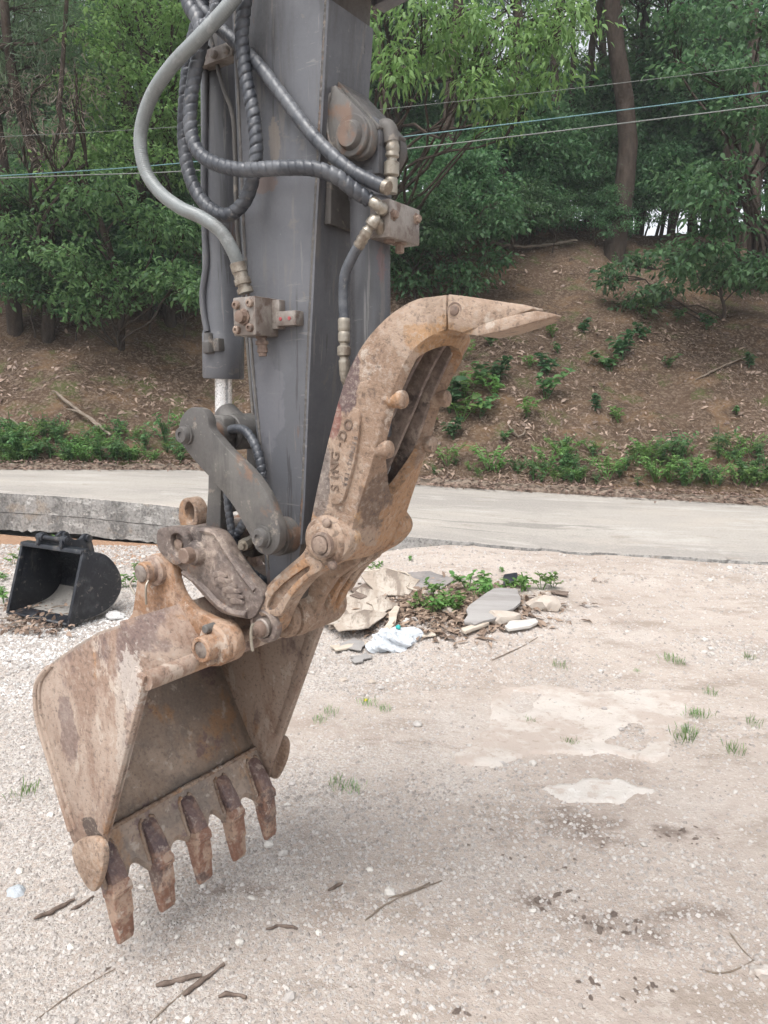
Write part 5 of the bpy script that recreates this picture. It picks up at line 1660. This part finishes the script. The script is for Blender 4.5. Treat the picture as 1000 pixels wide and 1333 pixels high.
for (px, py, s) in ((585, 540, 1.1), (605, 520, 1), (630, 505, 1.1), (650, 500, .9), (600, 550, 1.1), (625, 545, 1), (575, 520, 1), (645, 520, .8), (710, 520, 1.2), (712, 490, .8), (685, 545, .7), (795, 485, 1.1), (810, 470, .9), (805, 553, .6), (727, 462, .5), (760, 435, .5), (560, 560, .9),
                    (870, 480, .6), (775, 535, .5), (720, 440, .6), (655, 575, .5), (590, 575, .6), (690, 430, .6), (640, 450, .7), (860, 400, .9), (840, 415, .8), (880, 420, .8), (920, 430, .6), (690, 480, .5), (960, 540, .4), (835, 445, .6), (600, 470, .8), (580, 490, .9), (975, 480, .5)):
    p = hpt(px, py)
    if p: bank.put(p, s * 1.45)
road_w = Placer([make_weed('low green weed in the strip of weeds along the road edge', 'weeds along the road edge', 110, .26, .34, .06, WEED, .36), make_weed('low green weed in the strip of weeds along the road edge', 'weeds along the road edge', 100, .32, .28, .065, LEAF, .36)])
for k in range(190):
    if k < 100: px, py = -30 + 300 * rng.random(), 606 - 40 * rng.random() ** 1.3
    else: px, py = (690 + 340 * rng.random() ** .7, 634 - 44 * rng.random() ** 1.5) if k < 172 else (555 + 200 * rng.random(), 622 - 16 * rng.random())
    p = hpt(px, py)
    if p: road_w.put(p, .5 + 1.0 * rng.random() ** 1.5)
pile_w = Placer([make_weed('bright leafy weed sprouting among the rubble and boards', 'weeds in the rubble', 50, .17, .16, .065, WEED, .5), make_weed('bright leafy weed sprouting among the rubble and boards', 'weeds in the rubble', 44, .13, .17, .06, WEED, .45)])
for (px, py, s) in ((545, 795, 1), (560, 800, 1.1), (580, 792, 1), (600, 785, 1.1), (620, 778, 1), (640, 775, 1), (660, 772, 1), (685, 770, 1.1), (705, 768, 1), (630, 765, 1.1), (610, 770, 1), (590, 800, .8), (570, 782, .9), (540, 780, .7), (720, 765, .7), (535, 730, .6), (487, 745, .6), (655, 745, .5), (165, 765, .8), (180, 755, .7), (20, 735, .8), (8, 755, .9), (5, 785, .8), (30, 722, .7), (192, 765, .6), (175, 742, .6), (70, 705, .7)):
    q = pile_w.put(gpt(px, py), s * (.6 + .4 * rng.random()))
    if px < 250: q['label'] = 'small weed beside the black spare bucket'; q['group'] = 'weeds by the spare bucket'
def make_grass(n, h, spread):
    P = np.stack([rng.normal(size=n) * spread * .35, rng.normal(size=n) * spread * .35, np.zeros(n)], -1)
    D = np.stack([P[:, 0] * 3 + rng.normal(size=n) * .25, P[:, 1] * 3 + rng.normal(size=n) * .25, np.ones(n)], -1)
    ln = h * (.4 + .7 * rng.random(n))
    return P, D, rvec(n), ln, ln * .07
gp_ = []
for k in range(2):
    e = empty('grass_tuft', (0, 0, 0), 'small tuft of thin grass on the bare yard', 'grass tuft', 'grass tufts on the yard')
    P, D, Nn, ln, wd = make_grass(40, .075, .10)
    leaves('blades', P, D, Nn, ln, wd * .6 + .0018, WEED, e, 'stuff')
    gp_.append(e)
grass = Placer(gp_)
for (px, py, s) in ((730, 870, 1.0), (875, 862, 1), (885, 866, .7), (900, 932, 1.1), (912, 934, .9), (895, 955, 1), (890, 965, .9), (742, 968, .9), (925, 905, .8), (955, 980, .9), (440, 1025, .9), (460, 1030, .6), (980, 945, 1), (975, 858, .9), (690, 940, .5), (30, 1035, 1), (430, 930, .8), (478, 918, .7), (415, 940, .7), (830, 875, .5), (95, 985, .7), (500, 925, .6)):
    grass.put(gpt(px, py) + Vector((0, 0, .002)), s * (.55 + .5 * rng.random()))

# ---- fallen branches, sticks, stalks
ROT_ = None
def stick(px, r, name, label, cat, mat, onhill=False, lift=.0, group=None, n=6):
    pts = []
    for x, y in px:
        p = (foot(x, y) if onhill else gpt(x, y))
        pts.append(p + Vector((0, 0, r * .8 + lift)))
    b0_ = pts[0].copy()
    bm = NB()
    P = resample(spline([p - b0_ for p in pts], 6, False), .016 if not onhill else .08)
    P = [p + Vector(rng.normal(size=3)) * r * (.22 if mat is ROT_ else .2) * Vector((1, 1, .3)).length / 1.45 for p in P]
    tube(bm, P, lambda t: r * (1 - .45 * t) * (.7 + .6 * rng.random()) * (1 - .6 * max(0, 1 - t * 6) ), n)
    o = wfin(bm, name, mat, None, smooth=60)
    o.location = b0_
    return tag(o, label, cat, group)
stick([(70, 520), (95, 540), (120, 558), (145, 580)], .035, 'fallen_branch', 'bare fallen branch lying down the bank above the slab', 'branch', TWIG, True, .1)
stick([(88, 545), (110, 552), (128, 568)], .02, 'fallen_branch', 'thin side branch crossing the bare fallen branch on the bank', 'branch', TWIG, True, .12)
stick([(15, 555), (30, 570), (45, 590)], .022, 'fallen_branch', 'short grey branch among the roadside weeds below the pine', 'branch', TWIG, True, .08)
stick([(905, 500), (940, 482), (975, 468)], .02, 'fallen_branch', 'pale stick lying across the bare bank below the bush', 'branch', TWIG, True, .05)
stick([(662, 560), (675, 575), (684, 568)], .025, 'fallen_branch', 'short pale broken stick among dead leaves on the bank', 'branch', TWIG, True, .05)
stick([(610, 318), (680, 330), (750, 322)], .05, 'fallen_branch', 'long fallen trunk lying under the trees', 'branch', TWIG, True, .1)
stick([(475, 1200), (500, 1180), (530, 1165), (575, 1147)], .0035, 'dry_stalk', 'long straw-coloured stalk lying on the open yard', 'stalk', TWIG)
stick([(505, 1170), (530, 1163), (560, 1150)], .0035, 'dry_stalk', 'short frayed stalk beside the long straw-coloured one', 'stalk', TWIG)
stick([(195, 1333), (230, 1300), (265, 1272)], .003, 'dry_stalk', 'thin dry stalk next to the rotten bark', 'stalk', TWIG)
stick([(910, 1262), (935, 1268), (960, 1262), (982, 1250)], .0025, 'dry_stalk', 'curved straw beside the white stone', 'stalk', TWIG)
stick([(950, 1215), (965, 1235), (980, 1250)], .0025, 'dry_stalk', 'fine straw leaning on the white stone', 'stalk', TWIG)
stick([(640, 860), (680, 842), (700, 830)], .004, 'dry_stalk', 'thin stalk on the gravel below the rubble', 'stalk', TWIG)
stick([(45, 1330), (100, 1290), (150, 1262)], .0025, 'dry_stalk', 'thin dry stalk lying below the bucket teeth', 'stalk', TWIG)
ROT = ROT_ = layered('rotten bark', (.15, .115, .095), [((.23, .18, .15), 20, .45, .7, U, .8), ((.055, .04, .033), 30, .5, .7, U, .7)], .95, 0, 1, 50, .006, spec=.1)
for px, r, lab in (([(45, 1198), (70, 1188), (98, 1172)], 0.0087, 'dark strip of bark on the gravel beside the corner tooth'), ([(92, 1186), (108, 1178), (122, 1168)], 0.0074, 'short dark strip of bark beside the longer one'),
                   ([(205, 1285), (235, 1278), (262, 1272)], 0.0087, 'crumbling dark bark below the bucket'), ([(238, 1298), (262, 1280), (292, 1258)], 0.0081, 'dark bark strip crossing the crumbling one'),
                   ([(285, 1300), (300, 1297), (322, 1300)], 0.0074, 'dark flake of bark at the end of the crossed strips'), ([(346, 1212), (365, 1207), (388, 1210)], 0.0068, 'curved dark bark chip alone on the yard'),
                   ([(428, 1160), (438, 1156), (447, 1152)], 0.0081, 'square dark chip of wood on the yard')):
    stick(px, r, 'bark_piece', lab, 'bark', ROT, n=7)
CLOD = layered('dark clod', (.21, .165, .14), [((.30, .245, .21), 30, .45, .6, U, .8), ((.13, .10, .085), 40, .5, .7, U, .7)], .97, 0, 1, 60, .006, spec=.1)
def clod_mesh(seed):
    r = np.random.default_rng(seed)
    bm = NB()
    bmesh.ops.create_icosphere(bm, subdivisions=2, radius=1)
    for v in bm.verts: v.co = v.co * (.5 + .8 * r.random()); v.co.z *= .42
    me = bpy.data.meshes.new('soil_clod'); bm.to_mesh(me); bm.free(); me.materials.append(CLOD)
    return me
CM = [clod_mesh(k) for k in range(4)]
for k, (px, py, s) in enumerate(((595, 1316, .022), (770, 1277, .02), (850, 1282, .02), (828, 1290, .018), (770, 1300, .016), (665, 1118, .014), (505, 1150, .010), (457, 1286, .012), (640, 1290, .01), (700, 1172, .03), (725, 1165, .026), (800, 1190, .03), (830, 1200, .024), (780, 1210, .026), (760, 1195, .02), (815, 1215, .02), (870, 1088, .02), (890, 1082, .022), (905, 1092, .018),
                                        (345, 1250, .011), (215, 1250, .012), (140, 1262, .014), (300, 1235, .012), (610, 1100, .012), (560, 1175, .008), (640, 1080, .015), (735, 1130, .02), (760, 1085, .022), (785, 1100, .02), (740, 1070, .018))):
    for w in range(1 + int(s > .013) * 4):
        p = gpt(px + rng.normal() * (14 if w else 0), py + rng.normal() * (6 if w else 0))
        r_ = s * (.55 if w == 0 else .12 + .3 * rng.random())
        o = bpy.data.objects.new('soil_clod', CM[int(rng.integers(4))]); C.objects.link(o)
        o.location = p; o.rotation_euler = (rng.normal() * .2, rng.normal() * .2, rng.random() * 6.28); o.scale = (r_ * (1 + .5 * rng.random()), r_ * .7, r_)
        tag(o, 'dark crumbly clod of soil on the yard', 'soil clod', 'dark clods on the yard')

# ---- rubble heap by the road: boards, stones, a bag
BOARD = layered('rotten board', (.34, .285, .235), [((.44, .39, .335), 6, .47, .57, (1, .15, 1), .8), ((.17, .135, .11), 7, .55, .62, (1, .12, 1), .8), ((.26, .21, .17), 18, .54, .62, U, .7)], .92, 0, .8, 40, .008, spec=.1)
BOARDG = layered('grey board', (.26, .245, .235), [((.34, .325, .31), 6, .42, .7, (.2, 1, 1), .8), ((.18, .16, .15), 9, .5, .7, (.15, 1, 1), .7)], .9, 0, .5, 50, .003, spec=.1)
PALE = layered('pale board', (.46, .40, .33), [((.35, .29, .23), 12, .45, .6, (.2, 1, 1), .8)], .85, 0, .3, 60, .002)
SLATE = layered('dark sheet', (.20, .185, .18), [((.3, .27, .25), 5, .42, .68, U, .8), ((.38, .32, .27), 11, .55, .72, U, .7)], .9, 0, .5, 40, .004)
TAN = layered('broken stone', (.38, .325, .275), [((.47, .42, .37), 8, .42, .66, U, .8), ((.35, .28, .23), 14, .55, .72, U, .7)], .93, 0, .8, 40, .008, spec=.1)
def board(px, thick, label, mat, name='board', cat='board', lift=.01, jagged=.012, tilt=None):
    """flat irregular piece whose outline lies on the ground at the given points"""
    pts = [gpt(x, y) for x, y in px]
    c = sum(pts, Vector()) / len(pts)
    c.z = max(p.z for p in pts)
    out = []
    N = len(pts)
    for i in range(N):
        a, b_ = pts[i], pts[(i + 1) % N]
        for t in (0, .33, .66):
            p = a.lerp(b_, t)
            out.append((p.x - c.x + rng.normal() * jagged * (1 if t else .3), p.y - c.y + rng.normal() * jagged * (1 if t else .3), p.z - c.z))
    bm = NB()
    lo_ = [bm.verts.new((x, y, z * .5 + lift)) for x, y, z in out]
    hi_ = [bm.verts.new((x, y, z * .5 + lift + thick * (.9 + .2 * rng.random()))) for x, y, z in out]
    bm.faces.new(lo_[::-1]); bm.faces.new(hi_)
    for i in range(len(out)):
        j = (i + 1) % len(out)
        bm.faces.new((lo_[i], lo_[j], hi_[j], hi_[i]))
    o = wfin(bm, name, mat, None, bevel=min(.003, thick * .2), smooth=30)
    o.location = c
    if tilt: o.rotation_euler = tilt
    return tag(o, label, cat)
board([(430, 800), (470, 772), (500, 778), (515, 796), (470, 818), (428, 826)], .012, 'large torn sheet of weathered plywood under the other rubble', BOARD, tilt=(.06, -.03, 0))
board([(470, 762), (500, 750), (545, 760), (530, 778), (490, 780)], .012, 'torn plywood sheet at the back of the rubble', BOARD, lift=.03, tilt=(.08, .05, 0))
board([(430, 815), (475, 800), (505, 806), (480, 832), (440, 838)], .010, 'splintered flat board lying towards the bucket', BOARD, lift=.035, tilt=(-.05, -.04, 0))
board([(488, 752), (560, 745), (592, 757), (575, 770), (500, 770)], .008, 'dark flat sheet behind the torn boards', SLATE, lift=.004)
board([(440, 848), (460, 833), (475, 840), (470, 852)], .01, 'small grey flake of board near the bag', BOARDG)
board([(455, 858), (478, 852), (484, 860), (463, 866)], .008, 'pale grey flat chip in front of the bag', BOARDG)
board([(500, 830), (514, 800), (520, 802), (508, 832)], .02, 'narrow pale lath leaning beside the bag', PALE, lift=.03, tilt=(.1, 0, 0))
board([(430, 846), (478, 838), (480, 843), (436, 852)], .012, 'thin tan strip of wood by the bag', PALE)
board([(604, 818), (610, 798), (640, 780), (672, 782), (676, 796), (650, 812), (618, 824)], .022, 'grey weathered plank piece leaning on the rubble', BOARDG, lift=.03, tilt=(.14, .03, 0))
board([(600, 826), (632, 812), (637, 817), (606, 832)], .022, 'pale cut stick of timber in front of the grey plank', PALE, lift=.01, jagged=.004)
board([(657, 822), (664, 814), (698, 810), (700, 816), (690, 822), (662, 827)], .02, 'white rounded slat lying on the soil', layered('white slat', (.50, .475, .44), [((.38, .34, .30), 12, .5, .7, U, .7)], .7), jagged=.003)
board([(548, 828), (566, 826), (568, 831), (550, 833)], .01, 'white scrap beside the weeds', PALE, jagged=.004)
board([(430, 780), (455, 772), (470, 776), (445, 792)], .01, 'splinter of board under the tong', BOARD, lift=.02)
board([(655, 757), (672, 757), (674, 764), (656, 765)], .03, 'black block behind the weeds', BLACKP, lift=.02, tilt=(.3, 0, 0))
board([(722, 771), (740, 774), (738, 779), (720, 776)], .012, 'dark flat chip at the end of the weeds', ROT)
board([(415, 812), (440, 795), (462, 800), (450, 816), (425, 828)], .008, 'curled brown flake of plywood under the tong', BOARD, lift=.03, tilt=(-.06, .05, 0), jagged=.025)
board([(478, 790), (505, 782), (518, 792), (498, 806)], .008, 'split brown flake of plywood in the middle of the rubble', BOARD, lift=.03, tilt=(.05, -.08, 0), jagged=.025)
board([(455, 775), (478, 765), (492, 772), (470, 786)], .008, 'dark splintered flake on top of the torn plywood', ROT, lift=.03, tilt=(.03, .06, 0), jagged=.02)
n = 2600
xy = [gpt(575 + 62 * rng.normal(), 790 + 17 * rng.normal()) for _ in range(650)]
Xr = np.array([p.x for p in xy for _ in range(4)]) + rng.normal(size=n) * .05; Yr = np.array([p.y for p in xy for _ in range(4)]) + rng.normal(size=n) * .03
CRUMB = leaf_mat('rubble crumb', (.10, .075, .06), (.42, .36, .31), 0.0)
pebbles('rubble_crumbs', Xr, Yr, .006 + .018 * rng.random(n) ** 2.5, CRUMB, ground_z, 'crumbs of soil, wood and stone lying through the rubble')
ln = .03 + .07 * rng.random(n)
rl = leaves('dry_leaves', np.stack([Xr, Yr, ground_z(Xr, Yr) + .012], -1), rvec(n) * np.array([1, 1, .15]), np.array([0, 0, 1.0]) + rng.normal(size=(n, 3)) * .3, ln, ln * (.1 + .4 * rng.random(n)), DRYL, None, 'stuff')
tag(rl, 'dry leaves and splinters strewn through the rubble', 'leaf litter')
def lump(px, py, size, label, mat, name='stone', cat='stone', seed=1, sink=.25, yaw=0.0, sub=3, amp=.25, obj_only=False):
    bm = NB()
    bmesh.ops.create_icosphere(bm, subdivisions=sub, radius=1)
    for v in bm.verts:
        d = v.co.normalized()
        k = 1 + amp * (2 * float(fbm(np.array(d.x * 2 + seed * 3.1 + d.z), np.array(d.y * 2 + seed * 1.7 - d.z), 3)) - .95)
        if sub < 3: k *= .8 + .4 * rng.random()
        v.co = Vector((d.x * size[0] * k, d.y * size[1] * k, d.z * size[2] * k))
    o = wfin(bm, name, mat, None, smooth=28)
    p = gpt(px, py)
    o.location = p + Vector((0, 0, size[2] * (1 - sink * 2)))
    o.rotation_euler = (0, 0, yaw)
    return tag(o, label, cat)
lump(708, 793, (.10, .075, .07), 'pale broken rock at the end of the rubble near the black block', TAN, seed=2, amp=.5, sub=2)
lump(655, 808, (.14, .06, .05), 'long tan stone in front of the grey plank', TAN, seed=5, yaw=.25, amp=.5, sub=2)
lump(990, 1268, (.028, .022, .016), 'white stone beside the curved straw', SPATCH, seed=7, sub=2, amp=.5)
lump(585, 798, (.05, .04, .035), 'small pale stone among the weeds', TAN, seed=9, amp=.5, sub=2)
lump(560, 775, (.045, .04, .03), 'brown stone among the weeds by the dark sheet', TAN, seed=12, amp=.5, sub=2)
lump(150, 805, (.075, .05, .035), 'white chunk of lime on the chippings by the spare bucket', layered('lime', (.52, .51, .50), [((.40, .38, .36), 14, .5, .7, U, .7)], .95), seed=4, amp=.5)
lump(484, 889, (.022, .018, .014), 'small tan stone in front of the rubble', TAN, seed=6, amp=.5, sub=2)
lump(448, 886, (.03, .02, .012), 'flat tan stone near the far side of the bucket', TAN, seed=8, amp=.5, sub=2)
# plastic bag with its teal knot
def bag_material(name, col, tr):
    m, n, l, b = nt(name)
    b.inputs['Base Color'].default_value = (*col, 1); b.inputs['Roughness'].default_value = .28
    t = n.new('ShaderNodeBsdfTranslucent'); t.inputs['Color'].default_value = (*col, 1)
    x = n.new('ShaderNodeMixShader'); x.inputs[0].default_value = tr
    l.new(b.outputs[0], x.inputs[1]); l.new(t.outputs[0], x.inputs[2]); l.new(x.outputs[0], n['Material Output'].inputs[0])
    l.new(bumpn(n, l, noise(n, l, mapping(n, l), 22, 4, .6, 2.5), .9, .02), b.inputs['Normal'])
    return m
bg = lump(510, 842, (.15, .09, .075), 'crumpled whitish plastic bag lying by the torn boards', bag_material('white plastic film', (.78, .82, .86), .3), 'plastic_bag', 'plastic bag', seed=3, amp=1.0, yaw=.35, sub=5)
bm = NB()
bmesh.ops.create_icosphere(bm, subdivisions=2, radius=.016)
for v in bm.verts: v.co *= .8 + .4 * rng.random()
kn = wfin(bm, 'cap', layered('teal plastic', (.03, .33, .31), [], .4), bg)
kn.location = (.05, .01, .085)
wr = patch([(0, 1170), (8, 1158), (28, 1150), (38, 1155), (34, 1166), (16, 1174)], 'crushed clear plastic wrapper on the gravel', bag_material('clear wrapper', (.62, .66, .70), .3), .02, .008, 'plastic_wrapper', 'wrapper', .03)
lump(476, 912, (.012, .010, .007), 'scrap of yellow litter on the gravel', layered('yellow scrap', (.7, .55, .05), [], .6), 'litter_scrap', 'litter', seed=3)
stick([(452, 758), (470, 750), (505, 748), (528, 752), (536, 760), (530, 770), (545, 775)], .010, 'cable_piece', 'pale piece of cable looping over the boards', 'cable', PALE, lift=.03)
# dry brush in the mouth of the spare bucket
for k in range(26):
    x, y = 8 + 85 * rng.random(), 795 + 32 * rng.random()
    a = rng.random() * 3.14
    stick([(x, y), (x + 10 * math.cos(a), y - 4 * abs(math.sin(a))), (x + 20 * math.cos(a), y - 5 * math.sin(a))], .0045 + .003 * rng.random(), 'dry_twig', 'dry twig in the brushwood heaped at the mouth of the black bucket', 'twig', TWIG, lift=.01 + .06 * rng.random(), group='brushwood by the spare bucket', n=5)
n = 320
P = [gpt(5 + 90 * rng.random(), 790 + 40 * rng.random()) for _ in range(n)]
P = np.array([tuple(p) for p in P]); P[:, 2] += .02 + .03 * rng.random(n)
ln = .03 + .04 * rng.random(n)
br = leaves('leaf_litter', P, rvec(n) * np.array([1, 1, .3]), np.array([0, 0, 1.0]) + rng.normal(size=(n, 3)) * .5, ln, ln * .5, DRYL, None, 'stuff')
tag(br, 'dry leaves and husks heaped at the mouth of the black bucket', 'leaf litter')

# ---- overhead cables over the road with their poles
CAB = layered('cable sheath', (.10, .20, .215), [], .4)
CABG = layered('grey cable sheath', (.16, .17, .16), [], .5)
POLE = layered('pole concrete', (.36, .35, .33), [((.28, .27, .25), 5, .45, .7, U, .7)], .9)
lines = (([(-700, 268), (0, 229), (260, 210), (510, 180), (1000, 119), (1700, 22)], .0075, CAB, 'dark teal overhead cable, the upper of the pair crossing behind the arm'),
         ([(-700, 262), (0, 232), (260, 221.5), (510, 196), (1000, 137), (1700, 44)], .008, CABG, 'grey overhead cable, the lower of the pair crossing behind the arm'),
         ([(-700, 210), (0, 178), (260, 163), (500, 142), (940, 92), (1700, -10)], .0035, CABG, 'thin faint overhead wire above the pair of cables'))
ends = []
for px, r, mt, lab in lines:
    P = [at_depth(x, y, lerp(12.5, 9.6, (x + 700) / 2400)) for x, y in px]
    ends.append((P[0], P[-1]))
    b_ = P[0].copy()
    bm = NB()
    tube(bm, resample(spline([p - b_ for p in P], 10, False), .35), r, 6)
    o = wfin(bm, 'overhead_cable', mt, None, smooth=80)
    o.location = b_
    tag(o, lab, 'cable')
for k, lab in ((0, 'concrete utility pole carrying the cables, down the road beyond the pine'), (1, 'concrete utility pole carrying the cables, up the road beyond the oak')):
    p = sum((e[k] for e in ends), Vector()) / 3
    gz = float(farZ(p.x)) + .05
    e = empty('utility_pole', (p.x, p.y + .06, gz), lab, 'utility pole')
    bm = NB()
    lathe(bm, (0, .12, -.5), (0, 0, 1), [(0, .17), (10, .11)], 16)
    wfin(bm, 'post', POLE, e)
    bm = NB()
    for q in ends:
        z = q[k].z - gz
        box(bm, (-.06, q[k].y - p.y - .09, z - .04), (.06, .1, z + .04))
    wfin(bm, 'cable_bracket', BOLT, e, bevel=.004)

# ---- added haze volume imitating a lens veil over the wood
bm = NB()
box(bm, (-80, -40, -6), (80, 95, 25))
hm = bpy.data.materials.new('lens veil haze')
hm.use_nodes = True
hn = hm.node_tree.nodes
hn.remove(hn['Principled BSDF'])
pv = hn.new('ShaderNodeVolumePrincipled')
pv.inputs['Color'].default_value = (.93, .96, 1.0, 1)
pv.inputs['Density'].default_value = .0014
hm.node_tree.links.new(pv.outputs[0], hn['Material Output'].inputs['Volume'])
hz = fin(bm, 'haze', hm, smooth=0)
tag(hz, 'thin pale haze added to imitate lens veil over the yard and the wood', 'haze', kind='stuff')
